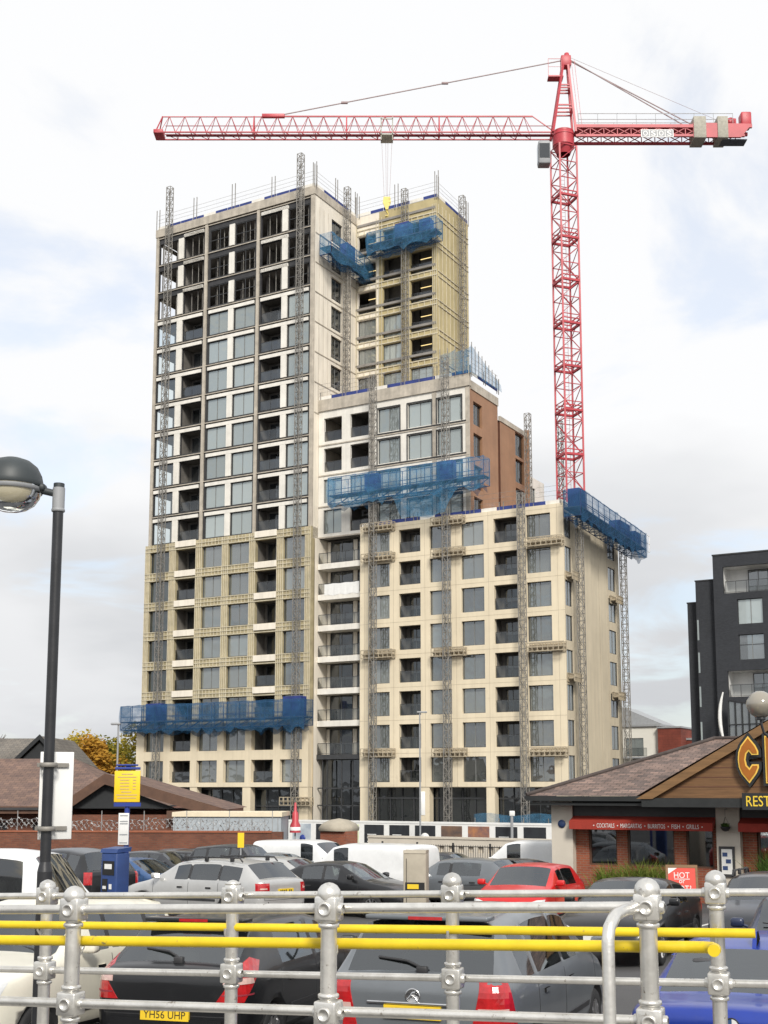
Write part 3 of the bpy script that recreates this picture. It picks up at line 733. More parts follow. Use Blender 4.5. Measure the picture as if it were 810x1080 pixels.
K.part(inn, 'structure_frame', M['concrete'])
sf = MB(); sf.face([(-20.5,1.0,GZ), (-.5,1.0,GZ), (-.5,1.0,.1), (-20.5,1.0,.1)]); K.part(sf, 'shopfront', M['glass_dark'])
sff = MB()
for i in range(17): x = -20.3+i*1.22; sff.box((x-.04,.88,GZ), (x+.04,.99,.1))
sff.box((-20.5,.86,-.9), (-.5,.98,-.75)); K.part(sff, 'shopfront_frame', M['dark_frame'])
edge(K, [((-20.5,.15),(-.4,.15)), ((-.45,.2),(-.45,14.8))], 24.47, h=.25, step=3.)
rf = MB(); rr = random.Random(7)              # clutter on the low roof: stacked boards and packs
for i in range(14):
    s_ = -18+rr.random()*16; t_ = 1.5+rr.random()*10; a = .3+rr.random()*.7
    if s_ < -9 and t_ > .5: s_ = -8.5+rr.random()*7
    rf.box((s_,t_,24.01), (s_+a*1.6,t_+a,24.2+rr.random()*.7), i % 3)
K.part(rf, 'roof_materials', [M['white_board'], M['wool'], M['blue_board']])

# ---------------- mast climbers
def lattice(mb, c, z0, z1, w=.52, step=.62, r=.042, rd=.024, tri=False, ang=0, pattern='z'):
    """four-chord lattice mast along z"""
    h = w/2; ca, sa = math.cos(ang), math.sin(ang)
    cs = [(c[0]+ca*x-sa*y, c[1]+sa*x+ca*y) for x, y in ((-h,-h),(h,-h),(h,h),(-h,h))]
    for x, y in cs: mb.bar((x,y,z0), (x,y,z1), r)
    n = max(1, round((z1-z0)/step)); dz = (z1-z0)/n
    for i in range(n+1):
        z = z0+i*dz
        for k in range(4):
            a, b = cs[k], cs[(k+1) % 4]
            mb.bar((*a,z), (*b,z), rd*1.2, caps=False)
            if i < n:
                if (i+k) % 2: a, b = b, a
                mb.bar((*a,z), (*b,z+dz), rd, caps=False)
def climber(label, masts, ties=(), deck=None):
    """masts: (s,t,z0,z1); ties: (s0,s1,t,z,side); deck: dict"""
    L = Local('mast_climber', label, 'mast climber', masts[0][0], masts[0][1], masts[0][2], 'mast climbers on the building site')
    for s_, t_, z0, z1 in masts:
        mb = MB(); lattice(mb, (s_,t_), z0, z1); L.part(mb, 'mast', M['steel'])
    for (u0, u1, v, z, side) in ties:
        mb = MB(); P = (lambda u, d, zz: (v+d, u, zz)) if side else (lambda u, d, zz: (u, v-d, zz))
        for d in (0,.6):
            for zz in (z-.1, z+.28, z+.62): mb.bar(P(u0,d,zz), P(u1,d,zz), .05)
            n = 7
            for i in range(n+1): u = u0+(u1-u0)*i/n; mb.bar(P(u,d,z-.1), P(u,d,z+.62), .045)
        mb.box(*[tuple(sorted_(P(u0+.1,.05,z+.14), P(u1-.1,.5,z+.22))[k]) for k in (0,1)])
        L.part(mb, 'tie_frame', M['tie_tan'])
    if deck:
        s0, s1, t0, t1, z0, z1 = deck['box']; dk = MB(); gr = MB(); net = MB(); ch = MB()
        side = deck.get('side', False)            # long axis: s (front) or t (side)
        slope = deck.get('slope', 0.)
        def P(u, v, z): 
            u0, u1 = (t0,t1) if side else (s0,s1)
            z += slope*(u-u0)/(u1-u0)
            return (v,u,z) if side else (u,v,z)
        u0, u1, v0, v1 = (t0,t1,s0,s1) if side else (s0,s1,t0,t1)
        n = max(3, round((u1-u0)/1.5))
        for i in range(n):
            a, b = u0+(u1-u0)*i/n, u0+(u1-u0)*(i+1)/n-.02
            dk.raw([P(a,v0,z0+.75), P(b,v0,z0+.75), P(b,v1,z0+.75), P(a,v1,z0+.75), P(a,v0,z0+.83), P(b,v0,z0+.83), P(b,v1,z0+.83), P(a,v1,z0+.83)], [(0,3,2,1),(4,5,6,7),(0,1,5,4),(1,2,6,5),(2,3,7,6),(3,0,4,7)])
            for v in (v0,v1):
                gr.bar(P(a,v,z0), P(b,v,z0+.75), .035); gr.bar(P(a,v,z0+.75), P(a,v,z1), .035); gr.bar(P(a,v,z0), P(a,v,z0+.75), .03)
            gr.bar(P(a,v0,z0), P(a,v1,z0), .03); gr.bar(P(a,v0,z0), P(b,v1,z0), .025)
        for v in (v0,v1):
            gr.bar(P(u1,v,z0), P(u1,v,z1), .035)
            for zz in (z0, z0+.74, z0+1.3, z1): gr.bar(P(u0,v,zz), P(u1,v,zz), .035)
        L.part(dk, 'deck', M['deck']); L.part(gr, 'guard_rail', M['blue_steel'])
        rr = random.Random(deck.get('seed', 1)); nz = 5; nu = n*3
        def sheet(mbn, va, vb, sag, za, zb):
            pts = [[None]*(nz+1) for _ in range(nu+1)]
            for i in range(nu+1):
                u = u0-.05+(u1-u0+.1)*i/nu
                for j in range(nz+1):
                    q = j/nz; z = zb+(za-zb)*q
                    if j == nz: z -= .10+.55*rr.random()**2+.12*math.sin(i*1.7)
                    if j == 0: z += .12*(rr.random()-.5)
                    v = va+(vb-va)*q + sag*(math.sin(q*math.pi)*(1.2+1.1*math.sin(i*.9+u0))+1.1*(rr.random()-.5))
                    pts[i][j] = P(u, v, z)
            for i in range(nu):
                for j in range(nz): mbn.face([pts[i][j], pts[i+1][j], pts[i+1][j+1], pts[i][j+1]], smooth=True)
        out_ = -1 if not side else 1
        vo = v0-.06 if not side else v1+.06
        sheet(net, vo, vo, out_*.10, z0-.02, z1+.05)
        for ue in (u0-.06, u1+.06):
            for j in range(3):
                za, zb = z0+(z1-z0)*j/3, z0+(z1-z0)*(j+1)/3
                net.face([P(ue,v0,za), P(ue,v1,za), P(ue,v1,zb), P(ue,v0,zb)])
        L.part(net, 'debris_net', M[deck.get('net', 'net')])
        und = MB(); sheet(und, vo, v0+.55*(v1-v0), out_*.1, z0-.22, z0-.02)
        L.part(und, 'net_skirt', M['net_dark'])
        #                            # drive units and material on the deck
        for (uu, w_, h_) in deck.get('units', ()):
            va, vb = min(v0,v1)+.25, max(v0,v1)-.2
            lo_, hi_ = P(uu,va,z0+.84), P(uu+w_,vb,z0+.84+h_)
            L.part(MB().box(tuple(min(lo_[k],hi_[k]) for k in range(3)), tuple(max(lo_[k],hi_[k]) for k in range(3))), 'drive_unit', M['blue_board'])
        if deck.get('drop'):                      # loose net hanging under the deck
            a, b, zl = deck['drop']; dr = MB(); nn = 10; rows = 6
            G = [[P(a+(b-a)*(.5+(i/nn-.5)*(1-.35*j/rows)), vo+.05+.12*math.sin(i*1.3+j), z0+.1+(zl-z0)*j/rows+.15*math.sin(i*.8)*j/rows) for j in range(rows+1)] for i in range(nn+1)]
            for i in range(nn):
                for j in range(rows): dr.face([G[i][j], G[i+1][j], G[i+1][j+1], G[i][j+1]], smooth=True)
            L.part(dr, 'hanging_net', M['net'])
    return L
def sorted_(p, q): return [[min(p[k],q[k]) for k in range(3)], [max(p[k],q[k]) for k in range(3)]]
def sz(u, v, t=None, s=None):
    """facade coordinates (s,t,z) of a point seen at pixel u,v of the photo on plane t or s: used once to set out real sizes"""
    x, y = (u-405)/1291, (655-v)/1291; cp, sp_ = math.cos(PITCH), math.sin(PITCH)
    r = Vector((x, cp-y*sp_, sp_+y*cp)); n = B if t is not None else A
    O = P0 + (B*t if t is not None else A*s)
    q = r*(O.dot(n)/r.dot(n)); d = q-P0
    return d.dot(A), d.dot(B), q.z
m1 = sz(179,215,t=-1.1)[0]; m2 = sz(316,300,t=-1.1)[0]
c1 = climber('long blue netted mast climber across the tall tower above its second storey', [(m1,-1.1,GZ,sz(179,198,t=-1.1)[2]), (m2,-1.1,GZ,sz(317,163,t=-1.1)[2])],
    [(m1-1.9,m1+1.6,-.5,sz(178,848,t=-.6)[2],False), (m2-1.7,m2+1.7,-.5,sz(312,848,t=-.6)[2],False)],
    dict(box=(-47.7,-25.4,-2.0,-.55,5.9,8.3), units=((m1-.9,1.9,1.75), (m2-1.,2.,1.9)), net='net_dark', seed=3))
t3 = sz(366,300,s=-25.)[1]
climber('netted mast climber high on the white flank of the tall tower', [(-25.0,t3,38,sz(366,198,s=-25)[2])], (), dict(box=(-25.6,-24.3,.4,8.6,52.7,54.9), side=True, seed=5, units=((t3-.8,1.6,1.7),)))
s4 = sz(427,300,t=7.2)[0]
climber('netted mast climber below the roof of the ochre rear wing', [(s4,7.2,38,sz(427,200,t=7.2)[2])], (), dict(box=(-23.6,-15.6,6.3,7.7,54.9,57.0), seed=8, units=((s4-.8,1.6,1.6), (s4+2,1.2,1.4))))
t5 = sz(488,280,s=-15.5)[1]
climber('bare mast standing against the ochre flank of the rear wing', [(-15.5,t5,36,sz(488,208,s=-15.5)[2])])
s6 = sz(393,650,t=-.8)[0]; s7 = sz(471,650,t=-.8)[0]; tz = lambda v: sz(470,v,t=-.9)[2]
ty = [(s6-1.3,s6+2.,-.15,sz(400,v,t=-.3)[2]-.25,False) for v in (556,588,690,794)]+[(s7-1.6,s7+1.6,-.15,sz(470,v,t=-.3)[2]-.25,False) for v in (550,583,688,794)]
climber('bright blue netted mast climber across the white middle block with torn net hanging down', [(s6,-.8,GZ,sz(394,396,t=-.8)[2]), (s7,-.8,GZ,sz(470,376,t=-.8)[2])], ty,
    dict(box=(-23.3,-7.1,-1.4,-.2,26.7,29.2), seed=11, units=((s6-.7,1.4,1.6), (s7-.7,1.6,1.8)), drop=(-16.5,-9.8,24.3)))
s8 = sz(551,650,t=-.8)[0]
climber('single mast standing on the cream front between the two right hand window columns', [(s8,-.8,GZ,sz(550,520,t=-.8)[2])], [(s8+.35,s8+3.7,-.15,sz(566,v,t=-.3)[2]-.25,False) for v in (572,683,793)])
t9 = sz(557,480,s=-8.6)[1]
climber('short mast against the brown flank of the middle block', [(-8.6,t9,24,sz(557,437,s=-8.6)[2])])
climber('farthest short mast just left of the crane tower', [(-8.,19.5,0,sz(573,447,t=19.5)[2])])
t11 = sz(614,700,s=.5)[1]; t12 = sz(660,700,s=.4)[1]; e1 = climber('dark blue netted mast climber wrapping the right flank of the cream block under its roof', [(.5,t11,GZ,23.6), (.4,t12,GZ,22.8)],
    [(.2,1.9,-.25,sz(601,v,s=0)[2],True) for v in (610,717)]+[(12.,13.9,-.4,sz(652,v,s=0)[2],True) for v in (636,737)],
    dict(box=(.25,1.75,-1.2,16.6,22.9,25.2), side=True, slope=-.7, seed=17, net='net_dark', units=((-.9,1.6,1.7), (9.5,3.,1.4), (14.,1.6,1.3))))
q = MB()                                      # light gate frame at the far end of the flank platform
for v in (.5,1.6):
    for y in (16.7,18.3): q.bar((v,y,23.), (v,y,24.6), .035)
    for z in (23.,23.8,24.6): q.bar((v,16.7,z), (v,18.3,z), .03)
for y in (16.7,18.3):
    for z in (23.,24.6): q.bar((.5,y,z), (1.6,y,z), .03)
e1.part(q, 'end_gate', M['white_paint'])
nt_ = Local('debris_net', 'bright blue net screen along the roof corner of the middle block', 'safety net', -9.4, 1, 37.9)
dn = MB(); fr_ = MB()
for i in range(9):
    y0, y1 = .8+i*.75, .8+(i+1)*.75; h0, h1 = 2.7-.22*i, 2.7-.22*(i+1)
    dn.face([(-9.25+.1*math.sin(i),y0,37.9), (-9.25+.1*math.sin(i+1),y1,37.9), (-9.3,y1,37.9+h1), (-9.3,y0,37.9+h0)], smooth=True)
    fr_.bar((-9.2,y0,37.9), (-9.2,y0,38.1+h0), .04)
for i in range(4):
    x0, x1 = -12.4+i*.8, -12.4+(i+1)*.8
    dn.face([(x0,.7,37.9), (x1,.7,37.9), (x1,.75,40.2+.2*(i % 2)), (x0,.75,40.1)], smooth=True); fr_.bar((x0,.65,37.9), (x0,.65,40.6), .04)
nt_.part(dn, 'net_sheet', M['net']); nt_.part(fr_, 'net_posts', M['steel'])
# ------------------------------------------------------------------ tower crane
CX_, CY_ = 18.9, 121.
cr = thing('tower_crane', 'tall red tower crane with a long lattice jib rising behind the cream block', 'crane', (CX_,CY_,GZ))
CO = lambda mb, name, mats, par=None: mb.build(name, mats, par or cr, (0,0,0))
H = lambda z: z-GZ+(.5 if z > 65.2 else 0)
ANG = R(20)
ms_ = MB(); lattice(ms_, (0,0), 0, H(66.3), w=2.0, step=1.85, r=.125, rd=.045, ang=ANG)
z = 2.
while z < H(64):
    ca, sa = math.cos(ANG), math.sin(ANG)
    for k in range(4):
        q = [(-1,-1),(1,-1),(1,1),(-1,1)]; a, b = q[k], q[(k+1) % 4]
        A_ = (a[0]*ca-a[1]*sa, a[0]*sa+a[1]*ca); B_ = (b[0]*ca-b[1]*sa, b[0]*sa+b[1]*ca)
        ms_.bar((*A_,z), (*B_,z), .16); ms_.bar((*A_,z+.5), (*B_,z+.5), .07)
    z += 4.62
CO(ms_, 'mast', M['crane_red'])
ld = MB()
for x in (-.2,.2): ld.bar((x-.1,.35,1), (x-.1,.35,H(64)), .025)
z = 1.
while z < H(64): ld.bar((-.3,.35,z), (.1,.35,z), .018); z += .45
CO(ld, 'ladder', M['crane_red_dark'])
sw = MB(); sw.lathe([(.7,H(65.6)),(1.08,H(66.5))], 28); sw.lathe([(1.14,H(66.5)),(1.14,H(68.1))], 28); sw.lathe([(.01,H(68.1)),(1.14,H(68.1))], 28); sw.lathe([(1.08,H(66.5)),(1.14,H(66.5))], 28); sw.lathe([(1.18,H(67.6)),(1.18,H(67.85)),(1.1,H(67.86))], 28); CO(sw, 'slewing_ring', M['crane_red'])
JB, JT, JW = 67.75, 69.95, .75
ap = MB()
for sx in (-1,1):
    for sy in (-1,1): ap.bar((sx*1.2,sy*.95,H(67.7)), (sx*.28+.35,sy*.35,H(75.6)), .16)
for zf in (.35,.4,.66,.7):
    zz = 67.7+(75.6-67.7)*zf; a = 1.2+( .28-1.2)*zf; o = .35*zf; yb = .95+(.35-.95)*zf
    for sy in (-1,1): ap.bar((-a+o,sy*yb,H(zz)), (a+o,sy*yb,H(zz)), .09)
    ap.bar((-a+o,-yb,H(zz)), (-a+o,yb,H(zz)), .09); ap.bar((a+o,-yb,H(zz)), (a+o,yb,H(zz)), .09)
ap.bbox((-.1,-.45,H(75.5)), (.95,.45,H(76.7)), .08); ap.lathe([(.02,H(77.2)),(.25,H(77.1)),(.32,H(76.7)),(.3,H(76.4))], 14, c=(.55,0,0))
ap.box((-1.5,-.5,H(74.2)), (.1,.5,H(74.35)))
for x in (-1.5,-.1): ap.bar((x,-.5,H(74.3)), (x,-.5,H(76.2)), .03)
ap.bar((-1.5,-.5,H(76.2)), (0,-.5,H(76.2)), .03); ap.bar((-1.5,-.5,H(75.3)), (0,-.5,H(75.3)), .02)
for q in (1.3,1.62): ap.bar((q+.45,-.5,H(67)), (q-.35,-.5,H(76)), .025)
CO(ap, 'cathead', M['crane_red'])
cabm = MB(); cabm.bbox((-2.85,-1.7,H(64.3)), (-1.6,-.5,H(66.3)), .12); cab = CO(cabm, 'cab', M['trim_grey'])
cg = MB(); cg.box((-2.75,-1.73,H(64.9)), (-1.7,-1.70,H(66.0))); cg.box((-2.88,-1.6,H(64.6)), (-2.85,-.65,H(66.0))); CO(cg, 'cab_glass', M['glass_dark'], cab)
jb = MB(); X0, X1 = -42.9, -1.1
CS = -31.6                                    # end of the deep part of the top chord
for y in (-JW,JW): jb.bar((X0,y,H(JB)), (X1,y,H(JB)), .085)
jb.bar((X0+.5,0,H(JT-.05)), (CS,0,H(JT-.05)), .06); jb.bar((CS,0,H(JT)), (-3.2,0,H(JT)), .095); jb.bar((-3.2,0,H(JT)), (X1,0,H(JB+.6)), .06)
n = 24; 
for i in range(n):
    xa = X0+.5+(X1-2.2-X0-.5)*i/n; xb = X0+.5+(X1-2.2-X0-.5)*(i+1)/n; xm = (xa+xb)/2
    for y in (-JW,JW):
        jb.bar((xa,y,H(JB)), (xm,0,H(JT)), .033); jb.bar((xm,0,H(JT)), (xb,y,H(JB)), .033)
    jb.bar((xa,-JW,H(JB)), (xb,JW,H(JB)), .035); jb.bar((xa,-JW,H(JB)), (xa,JW,H(JB)), .05)
    if i in (6,12,18): 
        for y in (-JW,JW): jb.bar((xa,y,H(JB)), (xa,0,H(JT)), .09)
for y in (-JW,JW): jb.bar((X0,y,H(JB)), (X0+.6,0,H(JT)), .07)
jb.bbox((X0-.2,-.8,H(JB-.08)), (X0+.8,.8,H(JB+.35)), .05); jb.bbox((CS-.2,-.18,H(JT-.15)), (CS+2.2,.18,H(JT+.25)), .05)
CO(jb, 'jib', M['crane_red'])
jw = MB()                                     # walkway and its handrail in the jib
jw.box((X0+1,-.25,H(JB+.03)), (X1,.25,H(JB+.07)))
jw.bar((X0+1,-.4,H(JB+.9)), (X1,-.4,H(JB+.9)), .045)
CO(jw, 'jib_walkway', M['crane_red_dark'])
cj = MB(); XE = 19.7
for y in (-.8,.8):
    cj.box((1.2,y-.12,H(67.2)), (XE-.8,y+.12,H(67.45))); cj.box((1.2,y-.12,H(68.2)), (XE,y+.12,H(68.55)))
    n = 12
    for i in range(n):
        xa, xb = 1.3+(XE-2.6)*i/n, 1.3+(XE-2.6)*(i+1)/n
        cj.bar((xa,y,H(67.4)), (xb,y,H(68.2)), .05); cj.bar((xb,y,H(67.4)), (xa,y,H(68.2)), .05); cj.bar((xb,y,H(67.4)), (xb,y,H(68.2)), .06)
cj.prism([(13.5,67.1),(XE-1.2,67.1),(XE,68.6),(13.5,68.75)], .7, .93, lambda a,b,d: (a,-d,H(b)))
cj.box((1.2,-.8,H(68.22)), (XE-.4,.8,H(68.28)))
CO(cj, 'counter_jib', M['crane_red'])
ch = MB()
for y in (-.9,.9):
    for zz in (69.1,69.75): ch.bar((1.5,y,H(zz)), (XE-2,y,H(zz)), .035)
    for i in range(9): x = 1.5+(XE-3.5)*i/8; ch.bar((x,y,H(68.5)), (x,y,H(69.75)), .035)
CO(ch, 'handrail', M['trim_grey'])
for (x0, x1) in ((13.55,14.85), (16.05,17.15)):
    b_ = MB(); b_.bbox((x0,-1.05,H(67.0)), (x1,1.05,H(69.4)), .04); CO(b_, 'ballast_block', M['ballast'])
wn = MB(); wn.bbox((17.,-.5,H(68.6)), (18.2,.5,H(69.5)), .1); wn.bbox((18.7,-.6,H(68.6)), (19.8,.6,H(70.2)), .15); wn.lathe([(.02,-.6),(.4,-.6),(.4,.6),(.02,.6)], 16, M=Matrix.Rotation(math.pi/2,4,'X'), c=(17.6,0,H(69.1))); CO(wn, 'winch', M['crane_red'])
un = MB(); un.box((16.6,-.65,H(66.95)), (19.2,.65,H(67.05))); CO(un, 'winch_deck', M['deck'])
tb = MB(); top = (.2,0,H(76.3))
tb.bar((.0,0,H(76.3)), (CS+2,0,H(JT+.2)), .06)
tb.bar((.6,-.25,H(76.4)), (12.4,-.8,H(68.6)), .06); tb.bar((.6,.25,H(76.6)), (15.4,.8,H(68.6)), .06); tb.bar((.6,0,H(76.8)), (16.6,0,H(69.4)), .018)
for f_ in (.42,.78): 
    c = Vector((0,0,H(76.3))).lerp(Vector((CS+2,0,H(JT+.2))), f_); tb.bbox((c.x-.35,c.y-.1,c.z-.12), (c.x+.35,c.y+.1,c.z+.12), .04)
CO(tb, 'tie_bars', M['cable'])
TRX = -18.6
tr = MB(); tr.box((TRX-.65,-.85,H(JB-.35)), (TRX+.65,.85,H(JB-.2))); 
for x in (-.6,.6): tr.box((TRX+x-.05,-.85,H(JB-.9)), (TRX+x+.05,-.75,H(JB+1.7)))
tr.box((TRX-.65,-.85,H(JB+1.4)), (TRX+.65,-.78,H(JB+1.5))); CO(tr, 'trolley', M['ballast'])
rp = MB(); HZ = 60.1
for x in (-.55,-.12,.12,.55): rp.bar((TRX+x,0,H(JB-.3)), (TRX+x*.5,0,H(HZ+1.2)), .022)
CO(rp, 'hoist_ropes', M['cable'])
hk = MB(); hk.prism([(-.35,1.3),(.35,1.3),(.42,.7),(.12,-.1),(-.12,-.1),(-.42,.7)], -.12, .12, lambda a,b,d: (TRX+a,d,H(HZ+b)))
hk.tube([(TRX,0,H(HZ-.05)),(TRX,0,H(HZ-.35)),(TRX+.18,0,H(HZ-.55)),(TRX+.1,0,H(HZ-.8)),(TRX-.15,0,H(HZ-.75))], .06, 8); CO(hk, 'hook_block', M['hook_yellow'])
sg = MB(); sg.box((8.0,-1.02,H(67.05)), (11.4,-.96,H(67.9))); sgn = CO(sg, 'sign_board', M['white_paint'])
sl2 = MB()
for i, chx in enumerate('OSOS'):
    x = 8.07+i*.83; sl2.box((x,-1.03,H(67.12)), (x+.77,-1.022,H(67.83)), 1)
    add_text(sl2, chx, x+.15, x+.62, H(67.2), H(67.75), lambda a,b,d: (a,-1.035-d,b), .004, .004, 0)
CO(sl2, 'sign_letters', [M['white_paint'], M['trim_grey']], sgn)

# ------------------------------------------------------------------ hoarding round the site
Hd = thing('hoarding', 'white site hoarding with dark picture panels in front of the building ground floor', 'hoarding', (3,87.5,ground_z(87)), ROT)
hb = MB(); hz = 2.55
hb.box((-14.,0,-.3), (13.5,.08,hz-.15)); hb.box((-14.,-.03,hz-.15), (13.5,.11,hz))
hb.build('boards', M['white_paint'], Hd)
def picmat(name, a, b, sc):
    return mat(name, a, .4, var=.1, scale=sc, c2=b)
pics = [picmat('poster_dark', (.03,.035,.04), (.02,.02,.025), 2), picmat('poster_dusk', (.45,.20,.08), (.05,.06,.12), .9), picmat('poster_pale', (.55,.60,.62), (.25,.30,.38), .8), picmat('poster_green', (.55,.62,.15), (.70,.72,.66), .8), picmat('poster_brown', (.22,.13,.08), (.05,.05,.06), 1.2)]
order = [0,2,0,3,0,0,0,4,1,0,0,1,0]
for i, k in enumerate(order):
    x = -13.4+i*2.08; p = MB(); p.box((x,-.02,.35), (x+1.62,-.003,hz-.28)); po = p.build('poster', pics[k], Hd)
    d = MB()
    if k == 0 and i % 4 != 2:
        for j in range(3): d.box((x+.25,-.026,1.05+j*.25), (x+.25+(.9,.6,.75)[j],-.022,1.05+j*.25+.06))
    if i == 6: d.lathe([(.02,0),(.36,0),(.36,.004),(.02,.004)], 20, M=Matrix.Rotation(math.pi/2,4,'X'), c=(x+.8,-.022,1.4))
    if i == 1: d.lathe([(.02,0),(.26,0),(.26,.004),(.02,.004)], 20, m=1, M=Matrix.Rotation(math.pi/2,4,'X'), c=(x+.9,-.022,1.2))
    if d.v: d.build('poster_marks', [M['paper'], M['blue_sign']], po)
gb = Local('blue_fence_net', 'blue sheeting fixed to site barriers behind the hoarding', 'safety net', -6, -3.)
q = MB()
for i in range(12): 
    a, b = -7.6+i*.75, -7.6+(i+1)*.75
    q.face([(a,-3+.08*math.sin(i*2),GZ), (b,-3+.08*math.sin(i*2+2),GZ), (b,-3,-2.1+.12*math.sin(i+1)), (a,-3,-2.1+.12*math.sin(i))])
gb.part(q, 'sheet', M['net']); q = MB()
for i in range(5): q.bar((-7.5+i*2.2,-3.05,GZ), (-7.5+i*2.2,-3.05,-2.4), .04)
gb.part(q, 'posts', M['steel'])
# black railings and low pale wall in front of the hoarding
rl = thing('site_railings', 'black bar railings standing in front of the hoarding', 'railings', (6,66,ground_z(66)), ROT)
q = MB()
for i in range(110): x = -7+i*.14; q.bar((x,0,0), (x,0,1.25), .014)
for zz in (.15,1.15): q.box((-7,-.02,zz), (8.4,.02,zz+.04))
for i in range(8): x = -7+i*2.2; q.box((x-.04,-.04,0), (x+.04,.04,1.35))
q.build('bars', M['black_post'], rl)
lw2 = thing('low_wall', 'low pale rendered wall with a row of small openings behind the black railings', 'wall', (6,70,ground_z(70)), ROT)
q = MB(); wall(q, 0, (-8,9), (0,1.5), [(-7.6+i*.62,-7.25+i*.62,.75,1.1) for i in range(26)], .15); q.box((-8,-.05,1.5), (9,.35,1.62)); q.box((-8,.16,0), (9,.3,1.5)); q.build('masonry', M['render_cream'], lw2)
bp_ = thing('brick_pier', 'short red brick gate pier with a pale rounded cap', 'gate pier', (-2.3,63.5,ground_z(63.5)), ROT)
q = MB(); q.box((-.75,-.6,-.1), (.75,.6,2.05)); q.build('brickwork', M['brickpillar'], bp_)
q = MB(); q.lathe([(1.05,2.05),(1.08,2.2),(.9,2.42),(.5,2.6),(.02,2.68)], 4, M=Matrix.Rotation(math.pi/4,4,'Z')); q.build('cap', M['cabinet'], bp_)

# ------------------------------------------------------------------ brick boundary wall with razor wire
bwall = thing('boundary_wall', 'long red brick boundary wall topped with razor wire', 'wall', (-14,52,ground_z(52)), R(-4))
q = MB(); q.box((-22,-.11,-.6), (9.4,.12,2.06)); q.box((9.4,-.2,-.6), (9.85,.2,2.1)); q.build('brickwork', M['brickwall'], bwall)
q = MB(); q.box((-22,-.15,2.06), (9.4,.16,2.13)); q.build('coping', M['terracotta'], bwall)
q = MB(); rr = random.Random(3); pts = []
for i in range(1180):
    a = i*.58; x = -14+23.3*i/1180; r_ = .20+.04*math.sin(i*.13)
    pts.append((x+.09*math.sin(a*2), r_*math.cos(a), 2.38+r_*math.sin(a)+.05*math.sin(i*.021)))
q.tube(pts, .008, 4)
for i in range(0, 1180, 2):
    p = Vector(pts[i]); dd = Vector((rr.uniform(-1,1), rr.uniform(-1,1), rr.uniform(-1,1))).normalized()*.055
    u = dd.orthogonal().normalized()*.02
    q.face([p-dd-u, p+dd-u, p+dd+u, p-dd+u])
for i in range(14): x = -14+i*1.8; q.bar((x,0,2.1), (x,0,2.95), .02)
q.build('razor_wire', M['wire'], bwall)
q = MB(); q.box((-14.6,-.16,-.6), (-11.9,-.112,1.45)); q.build('gate_recess', M['dark_gable'], bwall)
cabn = thing('site_cabin', 'pale blue grey flat roofed cabin behind the brick wall beside the brown roofed building', 'cabin', (-7,55.5,ground_z(55.5)), R(-2))
q = MB(); q.box((-2.45,0,0), (2.4,3,2.72)); q.build('body', M['cabin_grey'], cabn); q = MB(); q.box((-2.5,-.08,2.72), (2.45,3.1,2.92)); q.build('roof', M['cream'], cabn)
q = MB(); 
for i in range(9): q.box((-2.4+i*.58,-.02,.1), (-2.36+i*.58,-.002,2.7))
q.build('panel_ribs', M['trim_grey'], cabn)
hy = thing('red_cone_marker', 'small red and white site post standing at the right end of the brick wall', 'marker post', (-4.15,58,ground_z(58)))
q = MB(); q.bar((0,0,0), (0,0,3.3), .05); q.build('post', M['trim_grey'], hy); q = MB(); q.lathe([(.26,2.0),(.24,2.35),(.16,2.5),(.14,2.9),(.07,3.0),(.05,3.35),(.01,3.4)], 14); q.build('sleeve', M['crane_red'], hy); q = MB(); q.lathe([(.262,2.1),(.262,2.25),(.24,2.26)], 14); q.build('band', M['white_paint'], hy)

# ------------------------------------------------------------------ brown roofed brick building (left)
def roof_face(q, pts, m=0):
    """roof plane with metre UVs: u level, v up the slope"""
    pts = [Vector(p) for p in pts]; nrm = (pts[1]-pts[0]).cross(pts[2]-pts[0]).normalized()
    u = Vector((0,0,1)).cross(nrm).normalized(); v = nrm.cross(u)
    q.face(pts, m, uv=[((p).dot(u), (p).dot(v)) for p in pts])
gz = ground_z(62)
pub = thing('brick_pub', 'low brick building with brown tiled roofs and a dark boarded gable at left', 'building', (-14,62,gz))
e = 3.3; 
q = MB(); q.box((-16,.2,-.5), (5.6,12,e-.2)); q.box((-1.6,-2.2,-.5), (4.6,.3,e-.4)); q.build('brick_walls', M['brickwall'], pub)
q = MB()
roof_face(q, [(-17,-.6,e-.1), (1.6,-.6,e-.1), (-3.2,6.5,e+2.5), (-17,6.5,e+2.5)]); roof_face(q, [(-17,13,e), (1.6,13,e), (-3.2,6.5,e+2.5), (-17,6.5,e+2.5)]); roof_face(q, [(1.6,-.6,e-.1), (1.6,13,e-.1), (-3.2,6.5,e+2.5)])
# forward gable wing: short left slope, long right slope
ax, az = .6, 4.85
roof_face(q, [(-1.9,-2.7,e-.15), (ax,-2.7,az), (ax,6.,az), (-1.9,6.,e-.15)]); roof_face(q, [(ax,-2.7,az), (6.5,-2.7,e-.15), (6.5,6.,e-.15), (ax,6.,az)])
q.build('tiled_roof', M['tiles_brown'], pub)
q = MB(); q.prism([(-1.2,e-.1),(ax,az-.45),(4.0,e-.1)], -2.35, -2.25, lambda a,b,d: (a,d,b)); q.build('gable_boarding', M['dark_gable'], pub)
q = MB()
for (xa, za, xb, zb) in ((-1.95,e-.2,ax,az), (ax,az,6.55,e-.2)):
    q.raw([(xa,-2.75,za-.5), (xb,-2.75,zb-.5), (xb,-2.75,zb+.02), (xa,-2.75,za+.02), (xa,-2.62,za-.5), (xb,-2.62,zb-.5), (xb,-2.62,zb+.02), (xa,-2.62,za+.02)], [(0,1,2,3),(4,7,6,5),(0,4,5,1),(3,2,6,7)])
